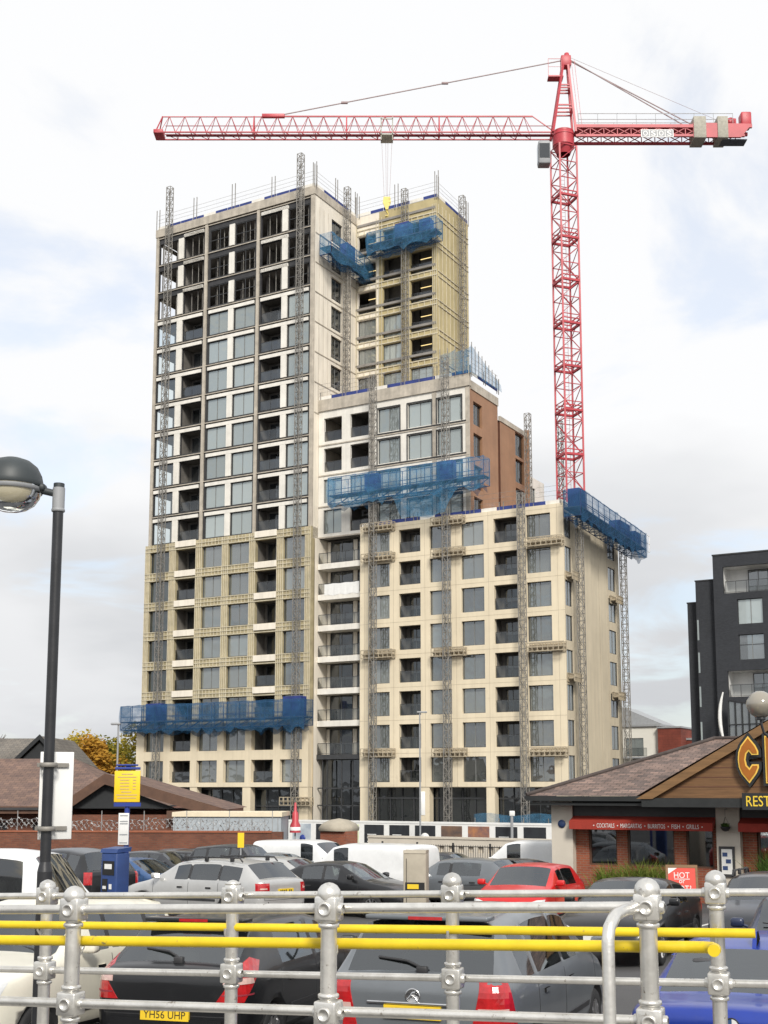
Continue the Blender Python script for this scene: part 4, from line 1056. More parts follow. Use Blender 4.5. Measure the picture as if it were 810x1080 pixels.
q.box((-17,-.72,e-.38), (-1.9,-.6,e-.02)); q.box((3.6,-2.74,e-.62), (6.5,-2.6,e-.2)); q.build('fascia', M['brown_fascia'], pub)
q = MB(); q.box((-17,-.82,e-.2), (-1.9,-.722,e-.08)); q.bar((-1.5,-2.3,0), (-1.5,-2.3,e-.2), .05, 8); q.bar((-8.,.1,0), (-8.,.1,e-.2), .05, 8); q.build('gutters', M['charcoal'], pub)
for x in (-9,-6,-3.6): window_q = MB(); window_q.box((x,.15,1.2), (x+1.1,.19,2.5)); window_q.build('window', M['glass_dark'], pub)
hall = thing('slate_roofed_hall', 'grey roofed building with a dark gable just behind the brown roofed pub', 'building', (-23.6,85,ground_z(85)))
q = MB(); q.box((-9,0,0), (1.5,10,6.2)); q.build('walls', M['render_white'], hall)
q = MB(); roof_face(q, [(-9,-.5,6.0), (-2.6,-.5,6.0), (-.1,4,8.4), (-9,4,8.4)]); roof_face(q, [(2.2,-.4,5.9), (2.2,9,5.9), (-.1,9,8.4), (-.1,-.4,8.4)]); roof_face(q, [(-2.6,-.4,6.0), (-.1,-.4,8.4), (-.1,9,8.4), (-2.6,9,6.0)])
q.build('roof', M['tiles_grey'], hall)
q = MB(); q.prism([(-2.2,6.0),(-.1,8.0),(1.9,6.0)], -.2, -.1, lambda a,b,d: (a,d,b)); q.build('gable', M['dark_gable'], hall)
q = MB()
for (xa, za, xb, zb) in ((-2.7,5.95,-.1,8.5), (-.1,8.5,2.3,5.85)): q.raw([(xa,-.5,za-.35), (xb,-.5,zb-.35), (xb,-.5,zb), (xa,-.5,za), (xa,-.4,za-.35), (xb,-.4,zb-.35), (xb,-.4,zb), (xa,-.4,za)], [(0,1,2,3),(4,7,6,5),(0,4,5,1),(3,2,6,7)])
q.build('bargeboards', M['dark_gable'], hall)

# ------------------------------------------------------------------ far buildings on the right
def Pz(u, v, Y): 
    x, y = (u-405)/1291, (655-v)/1291; cp, sp_ = math.cos(PITCH), math.sin(PITCH)
    r = Vector((x, cp-y*sp_, sp_+y*cp)); return r*(Y/r.y)
g1 = ground_z(120)
D0 = Vector((28.9,106,0))                     # front corner of the main part
dk = thing('dark_apartments', 'dark grey brick apartment building with pale recessed balconies at the right edge', 'apartment block', (D0.x,D0.y,g1), ROT)
Z = lambda z: z-g1
DZ = [2.6, 5.65, 8.75, 11.8, 14.9]            # floor levels above the camera
fw = MB(); hol = [(.85,12,16.9,19.25), (.95,12,7.85,10.1)]
wn_ = [(2.0,4.15,14.1,16.3), (2.0,4.15,11.0,13.2), (5.85,8.0,14.1,16.3), (5.85,8.0,11.0,13.2), (2.0,4.15,-1.5,.7), (7.,9.1,4.8,7.)]
wall(fw, 0, (0,14), (0,Z(20.3)), [(a,b,Z(c),Z(d)) for a,b,c,d in hol+wn_], .3)
fw.face([(0,0,0), (0,12,0), (0,12,Z(20.3)), (0,0,Z(20.3))]); fw.face([(0,0,Z(20.3)), (14,0,Z(20.3)), (14,12,Z(20.3)), (0,12,Z(20.3))])
fw.box((-1.75,.6,0), (-.003,9,Z(18.25))); fw.box((-2.75,1.4,0), (-1.753,8,Z(16.45)))
fw.build('brick_walls', M['dark_brick'], dk)
q = MB(); q.box((-.05,-.05,Z(20.3)), (14,.3,Z(20.42))); q.box((-1.8,.55,Z(18.25)), (-.06,.85,Z(18.36))); q.box((-2.8,1.35,Z(16.45)), (-1.81,1.65,Z(16.56))); q.build('parapet_coping', M['charcoal'], dk)
for (a,b,c,d) in hol:
    q = MB()
    q.face([(a,2.,Z(c)), (b,2.,Z(c)), (b,2.,Z(d)), (a,2.,Z(d))]); q.face([(a,.3,Z(c)), (a,2.,Z(c)), (a,2.,Z(d)), (a,.3,Z(d))]); q.face([(a,.3,Z(d)), (b,.3,Z(d)), (b,2.,Z(d)), (a,2.,Z(d))]); q.face([(a,.3,Z(c)), (b,.3,Z(c)), (b,2.,Z(c)), (a,2.,Z(c))], 1)
    q.build('balcony_lining', [M['white_paint'], M['concrete']], dk)
for (a,b,c,d) in hol:
    aa, bb = win_meshes(1.75, d-c-.15, (.5,), frame='panel_black', pane='glass'); o = link('balcony_door', aa, dk, (a+1.75,1.9,Z(c)+.02)); link('pane', bb, o)
    f1, f2 = rail_mesh(5.5); o = link('balustrade', f1, dk, (a+.15,.1,Z(c)+.01)); link('rail_glass', f2, o)
for (a,b,c,d) in wn_:
    aa, bb = win_meshes(b-a, d-c, (.52,), frame='dark_frame', pane='glass' if c < 12 else 'glass_pale', trans=.6 if c < 12 else None); o = link('window', aa, dk, (a,.22,Z(c))); link('pane', bb, o)
q = MB()
for z_ in (2.,5.,8.1,11.1,14.): q.box((-1.79,2.2,Z(z_-1.)), (-1.752,2.5,Z(z_+.7))); q.box((-1.7,.56,Z(z_-1)), (-1.55,.598,Z(z_+.8)))
q.build('slit_window', M['glass_pale'], dk)
ori = MB()                                    # glazed black framed oriel with a pale curved fin
n = 7
for i in range(n):
    x0_, x1_ = 1.1+i*.62, 1.1+(i+1)*.62
    y0_, y1_ = -.9-1.1*math.sin(i/n*1.4), -.9-1.1*math.sin((i+1)/n*1.4)
    ori.bar((x0_,y0_,Z(3.6)), (x0_,y0_,Z(7.5-.12*i)), .07)
    for zz in (3.6,5.4,7.5): ori.bar((x0_,y0_,Z(zz-(.12*i if zz > 7 else 0))), (x1_,y1_,Z(zz-(.12*(i+1) if zz > 7 else 0))), .07)
oo = ori.build('oriel_frame', M['panel_black'], dk)
q = MB()
for i in range(n):
    x0_, x1_ = 1.1+i*.62, 1.1+(i+1)*.62; y0_, y1_ = -.85-1.1*math.sin(i/n*1.4), -.85-1.1*math.sin((i+1)/n*1.4)
    q.face([(x0_,y0_,Z(3.6)), (x1_,y1_,Z(3.6)), (x1_,y1_,Z(7.4-.12*(i+1))), (x0_,y0_,Z(7.4-.12*i))])
q.build('oriel_glass', M['glass'], oo)
q = MB(); q.tube([(.75+.35*((k/8-.5)*2)**2-.3,-1.2,Z(3.8+4.4*k/8)) for k in range(9)], [.06,.1,.14,.16,.17,.16,.14,.1,.06], 8); q.build('curved_fin', M['white_paint'], dk)

cm = thing('cream_flats', 'distant cream rendered flats with one balconied window stack right of the cream block', 'apartment block', (33.7,150,ground_z(150)), ROT)
gq = ground_z(150); ZZ = lambda z: z-gq
q = MB(); holc = [(-4.4,-2.1,z,z+2.2) for z in (ZZ(-2.2), ZZ(1.0), ZZ(4.0))]
wall(q, 0, (-8,0), (0,ZZ(7.6)), holc, .25); wall(q, 0, (0,9), (0,ZZ(7.6)), [], .2, side=True); q.face([(-8,0,ZZ(7.6)), (0,0,ZZ(7.6)), (0,9,ZZ(7.6)), (-8,9,ZZ(7.6))]); q.build('rendered_walls', M['render_white'], cm)
q = MB(); q.box((-8.2,-.25,ZZ(7.6)), (.2,9,ZZ(7.85))); q.prism([(-8.2,7.85),(0,7.85),(-5.4,10.2),(-8.2,10.9)], 2, 8, lambda a,b,d: (a,d,ZZ(b))); q.build('roof', M['trim_grey'], cm)
for h in holc:
    aa, bb = win_meshes(2.3, 2.2, (.5,), pane='glass'); o = link('window', aa, cm, (h[0],.2,h[2])); link('pane', bb, o)
    qq = MB(); qq.box((h[0]-1.4,-1.3,h[2]-.3), (h[1]+.9,-.003,h[2]-.1)); bq = qq.build('balcony', M['trim_grey'], cm)
    f1, f2 = rail_mesh(4.4); o = link('balustrade', f1, bq, (h[0]-1.3,-1.25,h[2]-.1)); link('rail_glass', f2, o)
rd = thing('red_flats', 'distant red clad flats between the cream flats and the dark apartments', 'apartment block', (33.9,150.6,ground_z(150)), ROT)
q = MB(); q.box((.05,-1.3,0), (2.9,7,ZZ(7.3))); q.box((2.9,1,0), (12,8,ZZ(5.9))); q.build('cladding', M['red_clad'], rd)
q = MB(); q.box((-.05,-1.4,ZZ(7.3)), (3.,7.1,ZZ(7.5))); q.box((2.9,.9,ZZ(5.9)), (12,8.1,ZZ(6.15))); q.build('roof_edge', M['trim_grey'], rd)
for x in (3.6,5.6,7.6):
    for z_ in (.3,3.4): aa, bb = win_meshes(1.2, 1.9, (.5,), pane='glass'); o = link('window', aa, rd, (x,.93,ZZ(z_))); link('pane', bb, o)
q = MB(); 
for k in range(3): q.lathe([(.55,ZZ(7.4)),(.55,ZZ(8.3+.3*k)),(.02,ZZ(8.5+.3*k))], 12, c=(9.5+k*1.3,5,0))
q.build('roof_tanks', M['white_board'], rd)

# ------------------------------------------------------------------ trees far left
def leaf_mat(name, a, b): 
    m, nt = nodes(name); out = N(nt,'ShaderNodeOutputMaterial'); g = N(nt,'ShaderNodeNewGeometry')
    mx = N(nt,'ShaderNodeMix', data_type='RGBA'); mx.inputs[6].default_value = rgba(a); mx.inputs[7].default_value = rgba(b); nt.links.new(g.outputs['Random Per Island'], mx.inputs[0])
    d = N(nt,'ShaderNodeBsdfDiffuse'); t = N(nt,'ShaderNodeBsdfTranslucent'); nt.links.new(mx.outputs[2], d.inputs[0]); nt.links.new(mx.outputs[2], t.inputs[0])
    s = N(nt,'ShaderNodeMixShader'); s.inputs[0].default_value = .35; nt.links.new(d.outputs[0], s.inputs[1]); nt.links.new(t.outputs[0], s.inputs[2]); nt.links.new(s.outputs[0], out.inputs[0]); return m
M['leaf_orange'] = leaf_mat('leaf_orange', (.40,.20,.03), (.52,.31,.06)); M['leaf_olive'] = leaf_mat('leaf_olive', (.22,.19,.03), (.38,.30,.05)); M['leaf_green'] = leaf_mat('leaf_green', (.14,.15,.035), (.30,.26,.05)); M['leaf_yellow'] = leaf_mat('leaf_yellow', (.36,.28,.04), (.50,.38,.06))
M['blade'] = leaf_mat('blade', (.10,.16,.03), (.26,.30,.07)); M['palm'] = leaf_mat('palm', (.05,.10,.025), (.12,.20,.05))
def branches(q, p, d, L_, r, depth, rr, tips, sub=3):
    e_ = p+d*L_; q.bar(p, e_, r, 6 if depth > 1 else 4, r2=r*.62, caps=False)
    if depth == 0: tips.append(e_); return
    for k in range(sub):
        nd = (d+Vector((rr.uniform(-1,1), rr.uniform(-1,1), rr.uniform(-.3,.7)))*.75).normalized()
        branches(q, p+d*L_*rr.uniform(.65,1.), nd, L_*rr.uniform(.6,.8), r*.6, depth-1, rr, tips, sub)
def tree(label, loc, h, rad, leaf, seed, n=6500, size=.55, bare=False):
    rr = random.Random(seed); o = thing('autumn_tree' if not bare else 'bare_tree', label, 'tree', loc, 0, 'trees behind the car park')
    q = MB(); tips = []
    branches(q, Vector((0,0,0)), Vector((rr.uniform(-.05,.05),0,1)), h*.36, h*.026, 4 if bare else 3, rr, tips, 4 if bare else 3)
    q.build('trunk', M['trunk'], o)
    if bare: return
    q = MB(); cl_ = [(Vector((rr.gauss(0,rad*.45), rr.gauss(0,rad*.45), h*.66+rr.gauss(0,h*.15))), rad*rr.uniform(.3,.55)) for _ in range(20)]+[(t, rad*.3) for t in tips[:14]]
    for i in range(n):
        c, r_ = cl_[rr.randrange(len(cl_))]
        v = Vector((rr.gauss(0,1), rr.gauss(0,1), rr.gauss(0,1))).normalized()*r_*(rr.random()**.4); v.z *= .8
        p = c+v; a = Vector((rr.uniform(-1,1), rr.uniform(-1,1), rr.uniform(-.6,.6))).normalized(); b_ = a.orthogonal().normalized(); s_ = size*rr.uniform(.5,1.2)
        q.face([p-a*s_*.5, p+b_*s_*.28, p+a*s_*.5, p-b_*s_*.28])
    q.build('crown', M[leaf], o)
gt = ground_z(150)
tree('orange autumn tree, brightest crown behind the brown roofs', (-34.8,147,gt), 11.2, 3.1, 'leaf_orange', 1)
tree('olive yellow tree nearest the tall tower left edge', (-30.2,152,gt), 11.6, 3.8, 'leaf_olive', 2)
tree('yellow green tree left of the orange autumn tree', (-39.6,154,gt), 12.0, 4.0, 'leaf_yellow', 3)
tree('green tree right behind the orange autumn tree', (-34.,160,gt), 12.6, 4.6, 'leaf_green', 4)
tree('leafless tree above the grey slate roof', (-50,156,gt), 13.6, 3, None, 6, bare=True)
tree('second leafless tree, further left above the grey slate roof', (-56,160,gt), 13.6, 3, None, 9, bare=True)
tree('yellow tree hidden mostly by the tall tower', (-25.,158,gt), 11.8, 4., 'leaf_yellow', 12)
# ------------------------------------------------------------------ restaurant (right)
R0 = Vector((6.11,40.03,0)); gr_ = ground_z(40)
rs = thing('restaurant', 'red awning restaurant with slate roof and timber gable sign at right', 'restaurant', (R0.x,R0.y,gr_), ROT)
RP = lambda mb, n, m, par=None: mb.build(n, m, par or rs, (0,0,-gr_) if par is None else (0,0,0))
G0 = gr_-.3
for lo_, hi_ in (((-.72,-.08,G0),(0.0,.6,-.25)), ((4.62,-.10,G0),(5.33,.6,-.4)), ((11.2,-.1,G0),(12,.6,-.3))): RP(MB().box(lo_, hi_), 'rendered_pier', M['render_cream'])
RP(MB().box((-.7,.62,G0), (-.02,9,-.3)), 'side_wall', M['render_cream'])
q = MB(); q.box((.003,.2,G0), (4.617,.5,-2.42)); q.box((5.333,.2,G0), (11.2,.5,-2.55))
for a, b in ((.003,.44),(1.38,1.72),(3.23,3.6),(4.45,4.617),(5.333,5.75),(8.1,8.5)): q.box((a,.2,-2.42 if a < 5 else -2.55), (b,.5,-.9))
RP(q, 'brick_front', M['brickpillar'])
for (a,b) in ((.44,1.38),(1.72,3.23),(3.6,4.45)):
    f1, f2 = win_meshes(b-a, 1.5, (), pane='car_glass', frame='brown_fascia'); o = link('window', f1, rs, (a,.32,-2.42-gr_)); link('pane', f2, o)
f1, f2 = win_meshes(2.3, 2.0, (.33,), pane='car_glass', frame='brown_fascia'); o = link('window', f1, rs, (5.78,.32,-2.55-gr_)); link('pane', f2, o)
q = MB(); q.box((0,3.2,G0), (11,3.3,-.3)); q.box((.3,1.8,G0), (4,2.6,-2.6)); q.box((0,.6,-.9), (11.2,3.2,-.85)); RP(q, 'interior', M['brown_dark'])
q = MB(); q.box((.0,.0,-.93), (4.62,.48,-.45)); q.box((5.33,0,-.93), (11.2,.48,-.45)); RP(q, 'dark_soffit', M['black_fascia'])
def awning(a, b):
    q = MB(); n = 14
    q.face([(a,.0,-.86), (b,.0,-.86), (b,-.42,-1.02), (a,-.42,-1.02)])
    q.box((a,-.44,-1.27), (b,-.42,-1.02)); q.face([(a,0,-.86), (a,-.42,-1.02), (a,-.42,-1.27), (a,0,-.95)]); q.face([(b,0,-.86), (b,-.42,-1.02), (b,-.42,-1.27), (b,0,-.95)])
    return RP(q, 'awning', M['awning_red'])
aw = awning(.02,4.6); awning(5.36,11.1)
q = MB(); x = 1.15; words = ['COCKTAILS','MARGARITAS','BURRITOS','FISH','GRILLS']; wd = [.58,.68,.54,.26,.38]
tot = sum(wd)+.2*6; x = .85
for w_, l_ in zip(words, wd):
    q.lathe([(.003,0),(.022,0),(.022,.004),(.003,.004)], 8, M=Matrix.Rotation(math.pi/2,4,'X'), c=(x,-.442,-1.145)); x += .1
    add_text(q, w_, x, x+l_, -1.21, -1.075, lambda a,b,d: (a,-.446-d,b), .002, .003); x += l_+.1
q.lathe([(.003,0),(.022,0),(.022,.004),(.003,.004)], 8, M=Matrix.Rotation(math.pi/2,4,'X'), c=(x,-.442,-1.145))
q.build('awning_lettering', M['paper'], aw)
# roof: front eave, hip at the left end, timber gable over the entrance
ez = -.22; E0, E1 = -1.3, 13.5
rt = 5.2; rz = 1.72
q = MB()
roof_face(q, [(E0,-.75,ez), (E1,-.75,ez), (E1,rt,rz), (3.3,rt,rz)]); roof_face(q, [(E0,11,ez), (E0,-.75,ez), (3.3,rt,rz), (3.3,6.,rz)]); roof_face(q, [(E1,11.5,ez), (E0,11.5,ez), (3.3,6.,rz), (E1,6.,rz)])
GX0, GXA, GZA = 2.75, 7.5, 2.35            # porch gable: left foot, apex
roof_face(q, [(GX0-.15,-1.5,ez+.0), (GXA,-1.5,GZA+.14), (GXA,rt+2,GZA+.14), (GX0-.15,rt+2,ez)]); roof_face(q, [(GXA,-1.5,GZA+.14), (GXA*2-GX0+.15,-1.5,ez), (GXA*2-GX0+.15,rt+2,ez), (GXA,rt+2,GZA+.14)])
b0, b1, ap_ = (5.7,2.6,1.5), (10.7,7.6,1.5), (8.2,5.1,4.1)
for pa, pb in (((b0[0],b0[1]),(b1[0],b0[1])), ((b1[0],b0[1]),(b1[0],b1[1])), ((b1[0],b1[1]),(b0[0],b1[1])), ((b0[0],b1[1]),(b0[0],b0[1]))): roof_face(q, [(*pa,1.5), (*pb,1.5), ap_])
RP(q, 'slate_roof', M['slates'])
q = MB(); q.bar((E0,-.75,ez+.03), (3.3,rt,rz+.03), .07, 8); q.bar((3.3,rt,rz+.03), (E1,rt,rz+.03), .07, 8); q.bar((GXA,-1.5,GZA+.16), (GXA,rt,GZA+.16), .07, 8); RP(q, 'ridge_tiles', M['slates'])
q = MB(); q.prism([(GX0+.25,ez-.05),(GXA,GZA-.1),(GXA*2-GX0-.25,ez-.05)], -1.32, -1.22, lambda a,b,d: (a,d,b)); RP(q, 'gable_boarding', M['wood'])
q = MB()
for k in range(1,9): z_ = ez+.28*k; h_ = (z_-ez)/(GZA-ez)*(GXA-GX0); q.box((GX0+h_+.2,-1.328,z_-.012), (GXA*2-GX0-h_-.2,-1.323,z_+.012))
RP(q, 'board_joints', M['brown_dark'])
q = MB()
for sgn in (1,-1):
    fx = lambda x_: x_ if sgn == 1 else 2*GXA-x_
    xa, za, xb, zb = GX0-.15, ez-.03, GXA, GZA+.12
    q.raw([(fx(xa),-1.5,za-.05), (fx(xa+.5),-1.5,za-.05), (fx(xb),-1.5,zb-.28), (fx(xb),-1.5,zb), (fx(xa),-1.4,za-.05), (fx(xa+.5),-1.4,za-.05), (fx(xb),-1.4,zb-.28), (fx(xb),-1.4,zb)], [(0,1,2,3),(4,7,6,5),(1,5,6,2),(0,3,7,4)])
RP(q, 'bargeboard', M['wood_light'])
q = MB(); q.box((E0,-.80,ez-.16), (GX0,-.69,ez-.01)); q.box((GX0,-1.45,ez-.32), (12.4,-1.2,ez-.055)); q.box((E0+.1,-.7,ez-.30), (E1,-.02,ez-.22)); q.box((-.7,-.06,-.48), (E1,.18,-.3)); RP(q, 'black_fascia', M['black_fascia'])
# sign letters on the gable, lettering cut from thick boards
def poly_letter(outer, inner_scale, x, z, name):
    pass
cx_, zb_, hh = 5.70, .16, 1.36
Cp = [(0,.5),(.03,.66),(.13,.80),(.42,1.0),(.70,.80),(.80,.68),(.80,.60),(.54,.60),(.44,.68),(.34,.62),(.30,.5),(.34,.38),(.44,.32),(.54,.40),(.80,.40),(.80,.32),(.70,.20),(.42,0),(.13,.20),(.03,.34)]
Hp = [(0,0),(.26,0),(.26,.38),(.54,.38),(.54,0),(.80,0),(.80,1),(.54,1),(.54,.62),(.26,.62),(.26,1),(0,1)]
def offset_poly(P, d):
    out_ = []; n = len(P); area = sum(P[i][0]*P[(i+1) % n][1]-P[(i+1) % n][0]*P[i][1] for i in range(n)); sg_ = 1 if area > 0 else -1
    for i in range(n):
        a, b, c = Vector(P[i-1]), Vector(P[i]), Vector(P[(i+1) % n])
        d1, d2 = (b-a).normalized(), (c-b).normalized(); n1_, n2_ = Vector((d1.y,-d1.x))*sg_, Vector((d2.y,-d2.x))*sg_
        bis = (n1_+n2_); bis = bis/max(.35, bis.length_squared/2) if bis.length > 1e-4 else n1_
        out_.append(tuple(b+bis*d))
    return out_
sgn_board = MB(); sgn_gold = MB(); sgn_br = MB()
for P_, x0 in ((Cp,cx_),(Hp,cx_+.78)):
    S = [(x0+a*.74, zb_+b*hh) for a, b in P_]
    fn = lambda a,b,d: (a,-d,b)
    sgn_board.prism(offset_poly(S,.075), 1.33, 1.52, fn); sgn_gold.prism(S, 1.521, 1.545, fn); sgn_br.prism(offset_poly(S,-.04), 1.546, 1.56, fn)
so_ = RP(sgn_board, 'sign_board', M['dark_gable']); sgn_gold.build('letter_edge', M['letter_gold'], so_); sgn_br.build('letter_face', M['letter_brown'], so_)
q = MB(); q.box((5.78,-1.56,-.60), (9.4,-1.46,-.12)); rb = RP(q, 'name_board', M['dark_gable'])
q = MB(); add_text(q, 'RESTAURANT', 5.90, 7.9, -.50, -.20, lambda a,b,d: (a,-1.563-d,b), .004, .005); q.build('name_lettering', M['letter_yellow'], rb)
q = MB(); q.box((4.70,-.16,-2.62), (5.16,-.103,-1.72)); mb_ = RP(q, 'menu_board', M['charcoal'])
q = MB(); q.box((4.77,-.168,-2.54), (5.09,-.162,-1.80)); q.build('menu_sheet', M['paper'], mb_)
q = MB()
for k in range(3): q.box((4.80+.1*(k % 2),-.174,-2.42+.2*k), (4.95+.1*(k % 2),-.170,-2.30+.2*k))
q.build('menu_pictures', M['blue_steel'], mb_)
q = MB(); q.lathe([(.005,0),(.13,0),(.13,.02),(.005,.02)], 20, M=Matrix.Rotation(math.pi/2,4,'X'), c=(-.36,-.085,-1.12)); RP(q, 'round_plaque', M['blue_steel'])
hbk = thing('hanging_basket', 'small dark hanging basket on the pier beside the menu board', 'basket', tuple(R0+A*4.97+B*-.35+Vector((0,0,-1.15))), ROT)
q = MB(); q.lathe([(.02,-.12),(.10,-.09),(.15,0),(.155,.02),(.13,.02)], 14); q.build('bowl', M['black_post'], hbk)
q = MB(); q.bar((0,.25,.55), (0,0,.55), .012); q.bar((0,0,.55), (0,0,.3), .006)
for k in range(3): q.bar((0,0,.32), (.14*math.cos(k*2.1),.14*math.sin(k*2.1),.02), .005)
q.build('chains', M['black_post'], hbk)
q = MB(); rr = random.Random(2)
for i in range(60): a = rr.random()*6.28; r_ = .12*rr.random(); p = Vector((r_*math.cos(a), r_*math.sin(a), .03)); d_ = Vector((rr.uniform(-1,1), rr.uniform(-1,1), 1)).normalized()*.13; u = d_.orthogonal().normalized()*.02; q.face([p-u, p+u, p+d_])
q.build('foliage', M['palm'], hbk)
# planting along the front
def grass(label, p, n, h, w_, seed, leaf='blade', cat='plant'):
    rr = random.Random(seed); o = thing('grass_clump', label, cat, p, ROT, 'planting along the restaurant front'); q = MB()
    for i in range(n):
        x, y = rr.gauss(0,w_*.42), rr.gauss(0,.22); hh_ = h*rr.uniform(.6,1.1); le = Vector((rr.gauss(0,.38), rr.gauss(0,.3), 1)).normalized()
        b_ = Vector((x,y,0)); u = Vector((rr.uniform(-1,1), rr.uniform(-1,1), 0)).normalized()*.014
        m1_ = b_+le*hh_*.6; t_ = m1_+Vector((le.x*1.6, le.y*1.6, .55)).normalized()*hh_*.45
        q.face([b_-u, b_+u, m1_+u*.8, m1_-u*.8]); q.face([m1_-u*.8, m1_+u*.8, t_])
    q.build('blades', M[leaf], o)
for i, (s_, n_, h_, w_, lab) in enumerate(((1.35,260,.8,.55,'leftmost tuft of tall grass under the restaurant windows'), (2.35,340,.95,.6,'middle tuft of tall grass under the restaurant windows'), (3.1,260,.85,.5,'tuft of tall grass nearest the red board'), (6.4,320,1.35,.55,'tall spiky plant under the second awning'))):
    p = R0+A*s_+B*-.55; grass(lab, (p.x,p.y,ground_z(p.y)+.42), n_, h_, w_, 30+i, 'blade' if i < 3 else 'palm')
pl_ = thing('planter', 'low brick planter along the restaurant front', 'planter', tuple(R0+A*2.3+B*-.55+Vector((0,0,ground_z(39)))), ROT)
q = MB(); q.box((-1.9,-.4,-.1), (1.6,.4,.40)); q.box((3.4,-.4,-.1), (5.3,.4,.40)); q.build('brickwork', M['brickpillar'], pl_); q = MB(); q.box((-1.85,-.35,.40), (1.55,.35,.43)); q.box((3.45,-.35,.4), (5.25,.35,.43)); q.build('soil', M['trunk'], pl_)
# folding board
p = Pz(719,930,34.5); ab = thing('folding_board', 'red folding pavement board standing open outside the restaurant', 'sign board', (p.x,p.y,ground_z(p.y)), R(-8))
tilt = Matrix.Rotation(R(-12),4,'X')
def panel(sgn_, name):
    Mx = Matrix.Translation((0,sgn_*.16,0)) @ Matrix.Rotation(R(-9*-sgn_) if sgn_ < 0 else R(9),4,'X')
    return Mx
for sgn_ in (-1,1):
    Mx = Matrix.Translation((0,sgn_*.24,0)) @ Matrix.Rotation(sgn_*R(10.5),4,'X')
    q = MB(); 
    for x0, x1 in ((-.43,-.37),(.37,.43)): q.box((x0,-.02,0), (x1,.02,1.30), M=Mx)
    q.box((-.37,-.02,1.22), (.37,.02,1.30), M=Mx); q.box((-.37,-.02,.18), (.37,.02,.24), M=Mx); fr0 = q.build('frame', M['wood_light'], ab)
    q = MB(); q.box((-.37,-.012,.42), (.37,.012,1.22), M=Mx); q.box((-.37,-.012,.24), (.37,.012,.42), 1, M=Mx); bo = q.build('face', [M['board_red'], M['board_orange']], fr0)
    if sgn_ < 0:
        q = MB(); F_ = lambda a,b,d: Mx @ Vector((a,-.014-d,b))
        add_text(q, 'HOT', -.21, .21, .94, 1.10, F_, .003, .003); add_text(q, 'or', -.08, .08, .80, .89, F_, .003, .003); add_text(q, 'NOT?', -.24, .24, .57, .74, F_, .003, .003)
        q.box((-.21,-.017,.905), (.21,-.0145,.922), M=Mx); q.raw([F_(-.365,1.05,.002), F_(-.365,1.215,.002), F_(-.12,1.215,.002)], [(0,1,2)]); q.build('lettering', M['paper'], bo)
# globe lamp on a swan neck beside the sign
p = Pz(802,743,27.); gl_ = thing('globe_lamp', 'pale globe lamp on a curved black arm in front of the restaurant gable', 'street lamp', (p.x+.75,p.y,ground_z(p.y)))
zc = p.z-ground_z(p.y)
q = MB(); q.lathe([(.001,-.30),(.09,-.29),(.2,-.225),(.29,-.08),(.31,0),(.29,.09),(.2,.225),(.09,.29),(.001,.30)], 28, c=(-.75,0,zc)); q.build('globe', M['globe_smoky'], gl_)
q = MB(); q.lathe([(.001,.05),(.05,.04),(.07,0),(.05,-.05),(.001,-.06)], 12, c=(-.75,0,zc)); q.build('bulb', M['paper'], gl_)
q = MB(); q.tube([(-.75,0,zc-.29),(-.75,0,zc-.42),(-.70,0,zc-.62),(-.5,0,zc-.82),(-.2,0,zc-.92),(0,0,zc-.95)], .03, 8); q.lathe([(.1,-.34),(.11,-.28),(.07,-.26)], 14, c=(-.75,0,zc)); q.bar((0,0,0), (0,0,zc-.7), .055, 10, r2=.045); q.build('post', M['black_post'], gl_)

# ------------------------------------------------------------------ street furniture
Lx, Ly = -2.53, 9.3; lg_ = ground_z(Ly)
sl_l = thing('street_lamp', 'black lamp post with a domed globe head at far left', 'street lamp', (Lx,Ly,lg_))
zt = 2.32-lg_
q = MB(); q.bar((0,0,0), (0,0,2.05), .056, 16); q.bar((0,0,2.05), (0,0,2.12), .056, 16, r2=.040); q.bar((0,0,2.12), (0,0,zt-.17), .040, 16); q.build('post', M['black_post'], sl_l)
q = MB(); q.bar((0,0,zt-.19), (0,0,zt+.0), .047, 16); q.lathe([(.048,-.19),(.052,-.185),(.052,-.17),(.048,-.165)], 16, c=(0,0,zt)); q.build('collar', M['trim_grey'], sl_l)
q = MB(); q.bar((0,0,zt-.0), (0,0,zt+.035), .042, 16); q.bar((0,0,zt-.05), (-.13,0,zt-.02), .028, 12); q.bbox((-.17,-.05,zt-.03), (-.10,.05,zt+.03), .02); q.build('arm', M['lamp_black'], sl_l)
dx = -.37; dome = MB(); dome.lathe([(.238,-.01),(.242,.0),(.240,.03),(.228,.085),(.195,.15),(.14,.195),(.07,.22),(.001,.225)], 36, c=(dx,0,zt+.015)); dome.build('dome', M['lamp_black'], sl_l)
q = MB(); q.lathe([(.232,.005),(.230,-.03),(.215,-.085),(.18,-.14),(.12,-.18),(.06,-.197),(.001,-.20)], 36, c=(dx,0,zt+.01)); q.build('bowl', M['globe'], sl_l)
q = MB(); q.lathe([(.236,-.012),(.236,-.045),(.226,-.045)], 36, c=(dx,0,zt+.01)); q.build('rim', M['trim_grey'], sl_l)
q = MB(); q.lathe([(.001,-.1),(.04,-.09),(.05,-.02),(.001,0)], 12, c=(dx,0,zt)); q.build('bulb', M['paper'], sl_l)
sp_b = thing('sign_plate', 'back of a tall white sign plate clamped to the lamp post', 'sign', (Lx,Ly,lg_+2.28), R(24))
q = MB(); q.bbox((-.05,.075,.0), (.20,.095,.66), .006); q.build('plate', M['white_paint'], sp_b)
for z_ in (.07,.545):
    q = MB(); q.box((-.075,.055,z_), (.16,.074,z_+.03)); q.lathe([(.062,z_-.002),(.066,z_),(.066,z_+.03),(.062,z_+.032)], 16); q.build('clamp', M['steel'], sp_b)
